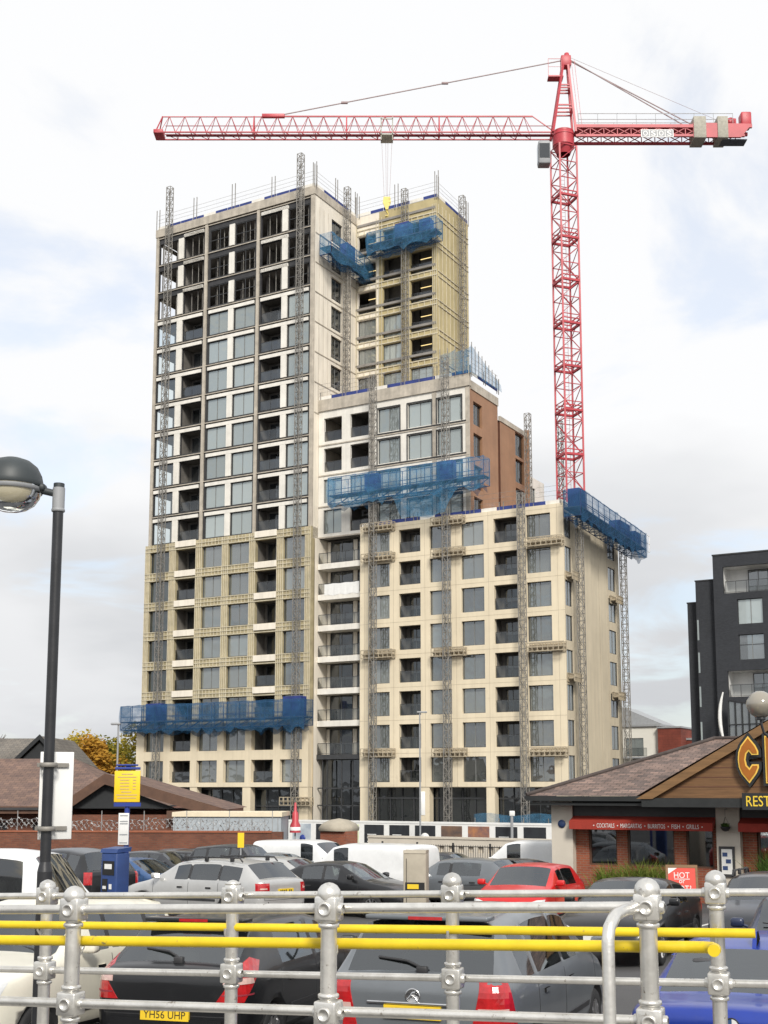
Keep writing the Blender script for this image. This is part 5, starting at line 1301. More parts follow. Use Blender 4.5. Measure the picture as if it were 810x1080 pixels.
# ticket machine and tariff sign
p = Pz(122,900,25.5); gm = ground_z(p.y); tm = thing('ticket_machine', 'dark blue parking ticket machine beside the tariff sign', 'ticket machine', (p.x,p.y,gm), R(-32))
q = MB(); q.bbox((-.22,-.19,0), (.22,.19,1.82), .03); q.build('body', M['machine_blue'], tm)
q = MB(); q.prism([(-.2,1.82),(.21,1.84),(.24,1.93),(-.16,1.90)], -.24, .22, lambda a,b,d: (d,a,b)); q.build('cap', M['machine_blue'], tm)
q = MB(); q.box((-.16,-.203,1.38), (.16,-.192,1.66)); q.box((-.16,-.2,1.05), (-.02,-.191,1.3)); q.build('display', M['ink'], tm)
q = MB(); q.box((-.1,-.207,1.5), (.1,-.204,1.6)); q.box((.03,-.203,1.1), (.1,-.193,1.2)); q.box((-.14,-.206,1.1), (-.05,-.201,1.16)); q.build('labels', M['paper'], tm)
p = Pz(134,860,26.2); ts = thing('tariff_sign', 'yellow parking tariff board and white notice on a blue post', 'sign', (p.x,p.y,ground_z(p.y)))
zz = lambda v: Pz(134,v,26.2).z-ground_z(26.2)
q = MB(); q.bar((0,0,0), (0,0,zz(806)), .055, 12); q.build('post', M['blue_sign'], ts)
q = MB(); q.bbox((-.27,-.09,zz(846)), (.275,-.06,zz(813)), .008); yb = q.build('board', M['sign_yellow'], ts)
q = MB(); zt_, zb_ = zz(813), zz(846); hgt = zt_-zb_
for k, (a, b) in enumerate(((-.12,.12),(-.20,.20),(-.15,.05),(-.15,.05),(-.15,.05),(-.15,.05),(-.12,.1),(-.22,.22),(-.2,.2))):
    z_ = zt_-hgt*(.10+.095*k); q.box((a,-.094,z_-.012), (b,-.0905,z_+.004))
    if 2 <= k <= 5: q.box((.12,-.094,z_-.012), (.19,-.0905,z_+.004))
q.build('board_print', M['tie_tan'], yb)
MB().box((-.27,-.088,zz(850.5)), (.30,-.06,zz(846.5))).build('lower_strip', M['blue_sign'], ts); MB().bar((-.26,-.07,zz(810.5)), (.27,-.07,zz(810.5)), .03, 8).build('header_bar', M['blue_sign'], ts); MB().bar((-.24,-.07,zz(807)), (.22,-.07,zz(807)), .02, 8).build('header_bar', M['blue_sign'], ts)
q = MB(); q.bbox((-.16,-.085,zz(891)), (.06,-.06,zz(857.5)), .005); nb = q.build('notice', M['paper'], ts)
q = MB()
for v in (860,866,868.5,880,888.5): q.box((-.13,-.089,zz(v)-.015), (.035,-.0855,zz(v)+.01))
q.build('notice_print', M['trim_grey'], nb)
p = Pz(254,890,41.); ys_ = thing('bay_sign', 'small plain yellow sign on a thin post among the dark parked cars', 'sign', (p.x,p.y,ground_z(p.y)))
zs = p.z-ground_z(p.y); q = MB(); q.bar((0,0,0), (0,0,zs+.3), .03, 8); q.build('post', M['trim_grey'], ys_); q = MB(); q.box((-.10,-.05,zs-.12), (.11,-.035,zs+.36)); q.build('plate', M['sign_yellow'], ys_)
p = Pz(439,930,29.5); cbn = thing('utility_cabinet', 'beige metal cabinet with a dark slot standing beside the white van', 'cabinet', (p.x,p.y,ground_z(p.y)), R(-12))
q = MB(); q.bbox((-.27,-.22,0), (.27,.22,1.72), .02); q.prism([(-.23,1.72),(.23,1.72),(.20,1.79),(-.20,1.79)], -.27, .27, lambda a,b,d: (d,a,b)); q.build('body', M['cabinet'], cbn)
q = MB(); q.box((-.22,-.232,.86), (.24,-.222,1.05)); q.box((-.2,-.229,.0), (-.188,-.221,1.6)); q.build('slot', M['ink'], cbn); q = MB(); q.box((-.17,-.238,.90), (.1,-.233,1.01)); q.build('slot_label', M['plate_yellow'], cbn)
p = Pz(123,830,74.); fl_ = thing('road_lamp', 'thin grey road lamp column standing against the autumn trees', 'street lamp', (p.x,p.y,ground_z(p.y)))
zl = Pz(123,764,74.).z-ground_z(p.y); q = MB(); q.bar((0,0,0), (0,0,zl), .075, 8, r2=.05); q.build('column', M['trim_grey'], fl_); q = MB(); q.bbox((-.45,-.12,zl-.04), (.12,.12,zl+.1), .04); q.build('lantern', M['trim_grey'], fl_)
p = Pz(443,820,84.); l2 = thing('road_lamp', 'thin grey lamp column with a white box standing before the cream block', 'street lamp', (p.x,p.y,ground_z(p.y)))
zl = Pz(443,752,84.).z-ground_z(p.y); q = MB(); q.bar((0,0,0), (0,0,zl), .07, 8, r2=.05); q.build('column', M['trim_grey'], l2); z_ = Pz(445,860,84.).z-ground_z(p.y); q = MB(); q.bbox((.05,-.14,z_), (.34,.14,z_+1.6), .04); q.build('box', M['white_paint'], l2); q = MB(); q.bbox((-.2,-.1,zl), (.5,.1,zl+.12), .03); q.build('lantern', M['trim_grey'], l2)
p = Pz(540,878,83.); l3 = thing('marker_post', 'white topped blue post in front of the blue sheeting', 'post', (p.x,p.y,ground_z(p.y)))
zl = Pz(540,856,83.).z-ground_z(p.y); q = MB(); q.bar((0,0,0), (0,0,zl), .1, 8); q.build('post', M['trim_grey'], l3); q = MB(); q.bbox((-.16,-.12,zl-.3), (.2,.12,zl+.05), .04); q.build('head', M['paper'], l3)

# ------------------------------------------------------------------ ramp and its railings
ramp = MB()
def ramp_z(x): return -1.72+.026*x
ramp.box((-14,4.203,-3.2), (14,4.3,-1.8))
for i in range(24):
    x0, x1 = -12+i, -11+i
    a0 = Vector((x0,0,0))
    P_ = lambda k, off: Vector((-1.52,6.0,0))+RD*k+RN*off
    p = [P_(x0,-.15), P_(x1,-.15), P_(x1,1.75), P_(x0,1.75)]
    zt0, zt1 = -1.70+.03*x0, -1.70+.03*x1
    zs_ = [zt0,zt1,zt1,zt0]
    ramp.raw([(v.x,v.y,z_) for v, z_ in zip(p, zs_)]+[(v.x,v.y,-3.3) for v in p], [(0,1,2,3),(0,4,5,1),(2,6,7,3)])
tag(ramp.build('ramp', M['paving']), kind='structure')
def post_at(name, par, p, top, base, dia=.0365, ball=.0535, clamps=(), m='silver_paint'):
    q = MB(); q.bar((p.x,p.y,base), (p.x,p.y,top-.02), dia, 18)
    for zc_ in clamps: q.lathe([(dia,zc_-.085),(dia+.010,zc_-.08),(dia+.010,zc_-.066),(dia,zc_-.06)], 18, c=(p.x,p.y,0)); q.lathe([(dia,zc_+.06),(dia+.010,zc_+.066),(dia+.010,zc_+.08),(dia,zc_+.085)], 18, c=(p.x,p.y,0))
    o = q.build('post', M[m], par, (-par.location.x, -par.location.y, -par.location.z))
    q = MB(); q.lathe([(.030,-.052),(.036,-.047),(.036,-.04),(.047,-.028),(.0535,0),(.049,.022),(.036,.040),(.018,.050),(.001,.0535)], 22, c=(p.x,p.y,top-ball)); q.build('ball_finial', M[m], o)
    an = math.atan2(RD.y, RD.x)
    for zc_ in clamps:
        q = MB(); Mx = Matrix.Translation((p.x,p.y,zc_)) @ Matrix.Rotation(an,4,'Z')
        q.bbox((-.052,-.048,-.054), (.052,.048,.054), .009, M=Mx, seg=2)
        Mb_ = Mx @ Matrix.Translation((0,-.045,0)) @ Matrix.Rotation(math.pi/2,4,'X')
        q.lathe([(.031,-.006),(.031,.010),(.027,.014),(.022,.014),(.019,.006),(.001,.006)], 20, M=Mb_)
        for sx in (-1,1):
            Ms = Mx @ Matrix.Translation((sx*.05,0,0)) @ Matrix.Rotation(sx*math.pi/2,4,'Y'); q.lathe([(.026,-.005),(.026,.014),(.021,.019),(.017,.019)], 18, M=Ms)
        q.build('clamp', M[m], o)
    return o
def fence(label, pts, ext, rr_):
    """pts: list of (u, v_top_rail, v_low_rail, v_ball_top, depthY)"""
    P_ = [(Pz(u,vt,Y), Pz(u,vl,Y).z, Pz(u,vb,Y).z) for u, vt, vl, vb, Y in pts]
    c = P_[len(P_)//2][0]; F = thing('railing', label, 'railing', (c.x,c.y,-1.7), 0, 'silver railings of the ramp'); off = (-c.x,-c.y,1.7)
    for top, low, ball in P_: post_at('post', F, top, ball, -1.95, clamps=(top.z, low))
    def line(zs, r, x0, x1, d=0):
        a, b = P_[0], P_[-1]; dd = (b[0]-a[0]); L_ = dd.length; dd = dd/L_
        q = MB(); nseg = 24
        za, zb = zs
        q.tube([(a[0]+dd*t).to_2d().to_3d()+Vector((0,0,za+(zb-za)*t/L_))+RN*d for t in [x0+(x1-x0)*k/nseg for k in range(nseg+1)]], r, 14)
        return q, dd, L_
    L_ = (P_[-1][0]-P_[0][0]).length
    for zs in ((P_[0][0].z,P_[-1][0].z), (P_[0][1],P_[-1][1])):
        q, _, _ = line(zs, rr_, -ext[0], L_+ext[1]); q.build('rail', M['silver_paint'], F, off)
    return F, P_, off, line
near = [(78,959,1058,934,6.0), (347,958,1068.5,930.5,5.5), (683,956.5,1077,925.5,5.1)]
Fn, Pn, offn, lin = fence('nearer silver railing, ending at a looped post on the right', near, (3.2,0), .0225)
far = [(50,945,1023,927.5,7.78), (245.5,945.5,1026,928,7.22), (477,943.5,1031.5,920,6.77), (755,941.5,1037,917.5,6.32)]
Ff, Pf, offf, linf = fence('farther silver railing on the car park side of the ramp', far, (3.,3.), .0205)
# looped end of the nearer railing
pe = Pn[-1][0]; zl = Pn[-1][1]; w0 = (-RN*.55-RD*.12)
le = Pz(641,985,4.78); le0 = pe+Vector((-.06,-.04,0))
arc = [le0, le0.lerp(Vector((le.x,le.y,pe.z-.004)),.45), le0.lerp(Vector((le.x,le.y,pe.z-.012)),.72), Vector((le.x+.028,le.y+.04,pe.z-.024)), Vector((le.x+.008,le.y+.012,pe.z-.05)), Vector((le.x,le.y,pe.z-.10)), Vector((le.x,le.y,-1.9))]
q = MB(); q.tube(arc, .0245, 16); q.build('end_loop', M['silver_paint'], Fn, offn)
# yellow handrails
def yrail(F, P_, off, line, va, vb, Ya, Yb, ua, ub, d, x0, x1, end):
    za, zb = Pz(ua,va,Ya).z, Pz(ub,vb,Yb).z
    yr_ = .0245 if end else .0235; q, dd, L_ = line((za,zb), yr_, x0, x1, d)
    if end:
        a = P_[0][0]; t = x1; c = (a+dd*t).to_2d().to_3d()+Vector((0,0,za+(zb-za)*t/L_))+RN*d
        e_ = [c-dd*.02, c+dd*.05+RN*(-end*.006), c+dd*.085+RN*(-end*.03), c+dd*.10+RN*(-end*.075), c+dd*.10+RN*(-end*.12)]
        q.tube(e_, yr_, 14)
    o = q.build('handrail', M['yellow_paint'], F, off); tag(o, 'yellow handrail'); 
    q = MB()
    for top, low, ball in P_:
        t = (top-P_[0][0]).dot(dd); c = top.to_2d().to_3d()+Vector((0,0,za+(zb-za)*t/L_))
        q.tube([c+Vector((0,0,-.07)), c+RN*d*.6+Vector((0,0,-.065)), c+RN*d+Vector((0,0,-.03)), c+RN*d], .008, 8)
    q.build('handrail_bracket', M['silver_paint'], o)
L_n = (Pn[-1][0]-Pn[0][0]).length; L_f = (Pf[-1][0]-Pf[0][0]).length
yrail(Fn, Pn, offn, lin, 994.5, 1001, 6.0, 5.1, 78, 683, .085, -3.1, L_n+.16, 1)
yrail(Ff, Pf, offf, linf, 974, 982, 7.78, 6.32, 50, 755, -.085, -3., L_f+.19, 0)
# ------------------------------------------------------------------ cars
def paint(name, c, metal=0., rough=.32):
    M[name] = mat(name, c, rough, metal, var=.07, scale=2.5, coat=.4, spec=.5, inner=(.02,.02,.021), wear=([x*.8+.02 for x in c],3.,.55,.3))
paint('car_black', (.009,.0095,.011)); paint('car_silver', (.50,.50,.49), .35); paint('car_grey', (.165,.18,.195), .3); paint('car_blue', (.012,.04,.30), .2)
paint('car_cream', (.76,.73,.62)); paint('car_red', (.55,.012,.012)); paint('car_white', (.78,.79,.79)); paint('car_midblue', (.05,.11,.25), .3); paint('car_darkgrey', (.035,.038,.045), .2); paint('car_navy', (.02,.03,.07), .2)
BODY, GL, DARK = 0, 1, 2
# stations listed from the tail: (y, z_low, half_width, z_belt, half_width_roof, z_top, interval kind to the next)
TYPES = dict(
 hatch=dict(L=4.0, W=.85, H=1.46, wb=2.5, wr=.30, ax=(-1.22,1.30), tail=[(-2.0,.42,.62,.80,.56,.86), (-1.97,.32,.74,.93,.68,.98), (-1.88,.26,.80,.95,.70,1.02)],
   rw=(-1.80,1.04), rh=(-1.28,1.41), roof=[(-.5,1.46),(.25,1.44)], header=(.45,1.40), cowl=(1.12,1.0), nose=[(1.55,.92),(1.85,.80),(1.98,.62)], belt=.95, pill=[(-1.22,-.98,0),(-.98,-.05,1),(-.05,.04,2),(.04,.42,1)]),
 mpv=dict(L=4.35, W=.875, H=1.63, wb=2.7, wr=.31, ax=(-1.30,1.40), tail=[(-2.16,.42,.64,.90,.60,.96), (-2.13,.32,.78,1.03,.72,1.08), (-2.06,.26,.83,1.05,.74,1.12)],
   rw=(-2.0,1.12), rh=(-1.68,1.56), roof=[(-.7,1.63),(.3,1.60)], header=(.62,1.54), cowl=(1.48,1.05), nose=[(1.80,.96),(2.05,.82),(2.16,.62)], belt=1.03, pill=[(-1.62,-1.20,1),(-1.20,-1.10,0),(-1.10,-.11,1),(-.11,-.03,2),(-.03,.58,1)]),
 estate=dict(L=4.7, W=.88, H=1.46, wb=2.7, wr=.31, ax=(-1.38,1.40), tail=[(-2.34,.42,.62,.82,.58,.88), (-2.31,.32,.76,.95,.70,1.0), (-2.22,.26,.82,.97,.72,1.03)],
   rw=(-2.14,1.04), rh=(-1.72,1.38), roof=[(-.8,1.46),(.1,1.44)], header=(.42,1.39), cowl=(1.18,.98), nose=[(1.7,.90),(2.15,.78),(2.33,.58)], belt=.95, pill=[(-1.68,-1.04,1),(-1.04,-.98,2),(-.98,-.11,1),(-.11,-.04,2),(-.04,.38,1)]),
 saloon=dict(L=4.6, W=.88, H=1.42, wb=2.75, wr=.31, ax=(-1.38,1.38), tail=[(-2.30,.42,.62,.88,.58,.92), (-2.27,.32,.77,.96,.70,1.0), (-2.18,.26,.83,.97,.74,1.03), (-1.78,.25,.86,.96,.76,1.04)],
   rw=(-1.62,1.05), rh=(-.92,1.34), roof=[(-.5,1.41),(.1,1.42)], header=(.36,1.37), cowl=(1.10,.97), nose=[(1.65,.90),(2.1,.78),(2.28,.58)], belt=.94, pill=[(-.92,-.76,0),(-.76,-.13,1),(-.13,-.05,2),(-.05,.34,1)]),
 suv=dict(L=4.4, W=.90, H=1.72, wb=2.6, wr=.34, ax=(-1.28,1.34), tail=[(-2.18,.5,.66,.95,.62,1.02), (-2.15,.40,.80,1.08,.74,1.12), (-2.06,.36,.85,1.10,.76,1.16)],
   rw=(-2.0,1.16), rh=(-1.66,1.62), roof=[(-.6,1.72),(.1,1.70)], header=(.28,1.64), cowl=(.80,1.14), nose=[(1.5,1.09),(2.0,1.02),(2.16,.82)], belt=1.10, pill=[(-1.62,-1.1,1),(-1.1,-1.,2),(-1.,-.14,1),(-.14,-.06,2),(-.06,.24,1)]),
 van=dict(L=4.3, W=.90, H=1.84, wb=2.7, wr=.31, ax=(-1.36,1.40), tail=[(-2.13,.42,.70,1.0,.66,1.1), (-2.11,.32,.84,1.1,.80,1.74), (-2.02,.26,.86,1.1,.82,1.80)],
   rw=(-1.9,1.82), rh=(-1.5,1.84), roof=[(-.7,1.84),(.3,1.84)], header=(.62,1.76), cowl=(1.40,1.12), nose=[(1.72,1.0),(2.02,.84),(2.13,.62)], belt=1.08, pill=[(-1.5,.06,0),(.06,.56,1)], van=True),
)
TYPES['boxvan'] = dict(TYPES['van'], H=1.95, rh=(-1.5,1.95), rw=(-1.9,1.93), tail=[(-2.13,.42,.70,1.0,.66,1.1), (-2.11,.32,.84,1.1,.80,1.84), (-2.02,.26,.86,1.1,.82,1.91)], roof=[(-.7,1.95),(.3,1.95)], header=(.80,1.88), cowl=(1.30,1.16), pill=[(-1.5,.12,0),(.12,.66,1)], belt=1.14)
def car_cage(t):
    """full ring cross sections along y, symmetric; returns bmesh after loft"""
    W = t['W']; S = []   # (y, ring pts right half, kind_next)
    def hood(y, zt, k=None, zl=.26, w=None):
        w = W if w is None else w; zb = zt-.07
        return (y, [(0,zl), (w*.86,zl), (w*.97,zl+.08), (w,zl+.42*(zb-zl)), (w*.985,zb-.10), (w*.955,zb-.01), (w*.90,zt-.05), (w*.78,zt-.03), (w*.4,zt-.006), (0,zt)], k)
    def house(y, zt, belt, k=None, f=1.):
        wr_ = W*(.955-.20*(zt-belt)/(.5)*f) if not t.get('van') else W*.93
        wr_ = max(wr_, W*.74)
        return (y, [(0,.25), (W*.86,.25), (W*.97,.33), (W,.25+.42*(belt-.25)), (W*.99,belt-.09), (W*.96,belt+.015), (wr_+.02,zt-.115), (wr_*.93,zt-.045), (wr_*.5,zt-.008), (0,zt)], k)
    for i, (y, zl, hw, zb, wr_, zt) in enumerate(t['tail']):
        S.append((y, [(0,zl), (hw*.86,zl), (hw*.97,zl+.06), (hw,zl+.42*(zb-zl)), (hw*.985,zb-.10), (hw*.95,zb-.01), (hw*.9,zt-.04) if not t.get('van') or i == 0 else (hw*.95,zt-.10), (hw*.78,zt-.02), (hw*.4,zt-.004), (0,zt)], None))
    y, z = t['rw']; S.append(hood(y, z, 'rear') if not t.get('van') else house(y, z, t['belt']))
    y, z = t['rh']
    if not t.get('van'): S.append(house(y, z, t['belt']))
    marks = {}
    ys_ = sorted({q for p in t['pill'] for q in p[:2]} | {p[0] for p in t['roof']} )
    def ztop(y_):
        pts = [t['rh']]+t['roof']+[t['header']]
        for a, b in zip(pts, pts[1:]):
            if a[0] <= y_ <= b[0]: return a[1]+(b[1]-a[1])*(y_-a[0])/(b[0]-a[0])
        return t['header'][1]
    for y_ in ys_:
        if y_ <= t['rh'][0]+.03 or y_ >= t['header'][0]-.02: continue
        S.append(house(y_, ztop(y_), t['belt']))
    S.append(house(t['header'][0], t['header'][1], t['belt'], 'wind'))
    S.append(hood(t['cowl'][0], t['cowl'][1]))
    for i, (y, z) in enumerate(t['nose']):
        S.append(hood(y, z, None, .26 if i < 2 else .34, W*(1., .95, .80)[i]))
    S.append(hood(t['nose'][-1][0]+.035, t['nose'][-1][1]-.14, None, .40, W*.6))
    bm = bmesh.new(); rings = []
    for y, pts, k in S:
        r = [bm.verts.new((x,y,z)) for x, z in pts]; l = [bm.verts.new((-x,y,z)) for x, z in pts[1:-1]]
        rings.append(r+l[::-1])
    n = len(rings[0]); hn = 10
    for i in range(len(rings)-1):
        y0, y1 = S[i][0], S[i+1][0]; ym = (y0+y1)/2; k = S[i][2]
        for j in range(n):
            f = bm.faces.new((rings[i][j], rings[i][(j+1) % n], rings[i+1][(j+1) % n], rings[i+1][j]))
            jj = j if j < hn-1 else n-1-j
            mi = BODY
            if k in ('wind','rear') and jj in (7,8): mi = GL
            if jj == 5 and any(p[2] == 2 and p[0]-.01 <= ym <= p[1]+.01 for p in t['pill']): mi = DARK
            if jj == 5 and any(p[2] == 1 and p[0]-.01 <= ym <= p[1]+.01 for p in t['pill']): mi = GL
            if k == 'wind' and jj == 5: mi = BODY
            if jj in (0,1): mi = DARK
            f.material_index = mi
    for ring in (rings[0], rings[-1]):
        for j in range(hn-1):
            a, b = ring[j], ring[j+1]; c, d = ring[(n-j-1) % n], ring[(n-j) % n]
            vs_ = [a,b,c,d]; u = []
            for v in vs_:
                if v not in u: u.append(v)
            if len(u) >= 3:
                f = bm.faces.new(u); f.material_index = BODY
    bmesh.ops.recalc_face_normals(bm, faces=bm.faces[:])
    return bm
_body = {}
def car_meshes(kind, lv=2):
    """list of (piece name, mesh template data) plus a BVH; cached per type"""
    if kind in _body: return _body[kind]
    t = TYPES[kind]; bm = car_cage(t)
    cl = bm.edges.layers.float.get('crease_edge') or bm.edges.layers.float.new('crease_edge')
    for e in bm.edges:
        ms_ = {f.material_index for f in e.link_faces}
        if GL in ms_ and len(ms_) > 1: e[cl] = .9
    vl = bm.verts.layers.float.get('crease_vert') or bm.verts.layers.float.new('crease_vert')
    for v in bm.verts:
        ng = sum(f.material_index == GL for f in v.link_faces)
        if ng == 1 or (ng == 2 and abs(v.co.x) > .2 and len(v.link_faces) == 4 and sum(1 for e in v.link_edges if e[cl] > 0) == 4): v[vl] = .8
    me = bpy.data.meshes.new('cage'); bm.to_mesh(me); bm.free()
    for _ in range(3): me.materials.append(None)
    o = bpy.data.objects.new('cage', me); COL.objects.link(o)
    sb = o.modifiers.new('s', 'SUBSURF'); sb.levels = lv; sb.render_levels = lv
    cb_ = MB()
    for ya in t['ax']:
        for sx in (-1,1):
            rr_ = t['wr']+.055; nn = 26
            P_ = [Vector((sx*x, ya+rr_*math.cos(2*math.pi*k/nn), t['wr']+rr_*math.sin(2*math.pi*k/nn))) for x in (t['W']-.30, t['W']+.2) for k in range(nn)]
            F = [tuple(range(nn)), tuple(range(2*nn-1, nn-1, -1))]+[(k,(k+1) % nn, nn+(k+1) % nn, nn+k) for k in range(nn)]
            cb_.raw(P_, F, 2)
    cm_ = cb_.mesh('cut', []); 
    for _ in range(3): cm_.materials.append(None)
    cm_.polygons.foreach_set('material_index', [2]*len(cm_.polygons))
    b2 = bmesh.new(); b2.from_mesh(cm_); bmesh.ops.recalc_face_normals(b2, faces=b2.faces[:]); b2.to_mesh(cm_); b2.free()
    co = bpy.data.objects.new('cut', cm_); COL.objects.link(co)
    bo = o.modifiers.new('b', 'BOOLEAN'); bo.object = co; bo.operation = 'DIFFERENCE'; bo.solver = 'EXACT'
    bpy.context.view_layer.update()
    ev = bpy.data.meshes.new_from_object(o.evaluated_get(bpy.context.evaluated_depsgraph_get()))
    bpy.data.objects.remove(o); bpy.data.objects.remove(co); bpy.data.meshes.remove(cm_)
    V = [v.co.copy() for v in ev.vertices]; F = [(tuple(p.vertices), p.material_index) for p in ev.polygons]
    bvh = BVHTree.FromPolygons(V, [f for f, m in F])
    # split: body (paint + dark), glass islands
    pieces = [('body', V, [f for f, m in F if m != GL], [0 if m == BODY else 1 for f, m in F if m != GL])]
    gl = [f for f, m in F if m == GL]; par = {}
    def find(a):
        while par[a] != a: par[a] = par[par[a]]; a = par[a]
        return a
    for f in gl:
        for v in f: par.setdefault(v, v)
        for v in f[1:]: par[find(f[0])] = find(v)
    isl = {}
    for f in gl: isl.setdefault(find(f[0]), []).append(f)
    for fs_ in isl.values():
        c = sum((V[v] for f in fs_ for v in f), Vector())/sum(len(f) for f in fs_)
        nm = 'side_window' if abs(c.x) > .3 else ('windscreen' if c.y > 0 else 'rear_window')
        pieces.append((nm, V, fs_, [0]*len(fs_)))
    out_ = []
    for nm, V_, fs_, ms_ in pieces:
        use = sorted({v for f in fs_ for v in f}); ix = {v: i for i, v in enumerate(use)}
        out_.append((nm, [V_[v] for v in use], [tuple(ix[v] for v in f) for f in fs_], ms_))
    _body[kind] = (out_, bvh, t)
    return _body[kind]
def conform(bvh, poly, fn, dirv, off=.008, cell=.05):
    """polygon laid onto the bodywork along dirv, with a rim so it has thickness"""
    bm = bmesh.new(); f = bm.faces.new([bm.verts.new((a,0,b)) for a, b in poly])
    xs, zs = [p[0] for p in poly], [p[1] for p in poly]
    for ax_, lo_, hi_ in ((Vector((1,0,0)), min(xs), max(xs)), (Vector((0,0,1)), min(zs), max(zs))):
        n = int((hi_-lo_)/cell)
        for i in range(1, n+1):
            bmesh.ops.bisect_plane(bm, geom=bm.verts[:]+bm.edges[:]+bm.faces[:], plane_co=ax_*(lo_+(hi_-lo_)*i/(n+1)), plane_no=ax_)
    bm.verts.index_update(); d = Vector(dirv).normalized(); P_ = []; ok = []
    for v in bm.verts:
        s_ = fn(v.co.x, v.co.z); h = bvh.ray_cast(s_, d)
        if h[0] is None:
            q = bvh.find_nearest(s_+d*.4); p = q[0]; P_.append(p-d*off); ok.append(False)
        else: P_.append(h[0]-d*off); ok.append(True)
    F = [[v.index for v in f.verts] for f in bm.faces]
    rim = [(e.verts[0].index, e.verts[1].index) for e in bm.edges if len(e.link_faces) == 1]
    n = len(P_); P2 = P_+[p+d*(off+.012) for p in P_]
    F2 = F+[(a,b,n+b,n+a) for a, b in rim]
    bm.free(); return P2, F2
_seat = {}
def seat_mesh(kind):
    """front and rear seats, dashboard and wheel seen dimly through the glass"""
    if kind not in _seat:
        t = TYPES[kind]; q = MB(); yf_ = t['header'][0]-.55; W = t['W']; zb = t['belt']
        rows = [yf_] if 'van' in kind else [yf_, yf_-.85]
        for yr in rows:
            for sx in (-1,1):
                q.bbox((sx*.37-.23,yr-.10,.35), (sx*.37+.23,yr+.06,zb+.12), .06); q.bbox((sx*.37-.13,yr-.10,zb+.15), (sx*.37+.13,yr-.01,zb+.32), .045)
                q.bbox((sx*.37-.23,yr,.30), (sx*.37+.23,yr+.48,.48), .06)
        q.bbox((-W*.82,t['cowl'][0]-.45,zb-.28), (W*.82,t['cowl'][0]-.12,zb-.05), .06)
        q.lathe([(.16,.0),(.18,.015),(.2,0),(.18,-.015),(.16,0)], 18, M=Matrix.Translation((.37,t['cowl'][0]-.52,zb-.02)) @ Matrix.Rotation(R(65),4,'X'))
        _seat[kind] = q.mesh('seats', [M['upholstery']])
    return _seat[kind]
_wheel = {}
def wheel_meshes(r):
    if r not in _wheel:
        Mx = Matrix.Rotation(math.pi/2,4,'Y'); q = MB()
        q.lathe([(r*.62,-.09),(r*.9,-.10),(r*.985,-.075),(r,-.03),(r,.03),(r*.985,.075),(r*.9,.10),(r*.62,.09)], 28, M=Mx); ty_ = q.mesh('wheel', [M['rubber']])
        q = MB()
        for sx in (-1,1):
            q.lathe([(r*.64,.085*sx),(r*.60,.092*sx),(r*.56,.07*sx)], 28, M=Mx); q.lathe([(.001,.075*sx),(.05,.078*sx),(.06,.06*sx)], 16, M=Mx)
            for k in range(10):
                a = 2*math.pi*k/10; c, s_ = math.cos(a), math.sin(a)
                q.bar((sx*.066,c*.05,s_*.05), (sx*.076,c*r*.6,s_*r*.6), .026, 4)
        q.lathe([(.001,.02),(r*.6,.02)], 20, m=1, M=Mx)
        _wheel[r] = (ty_, q.mesh('rim', [M['rim'], M['plastic']]))
    return _wheel[r]
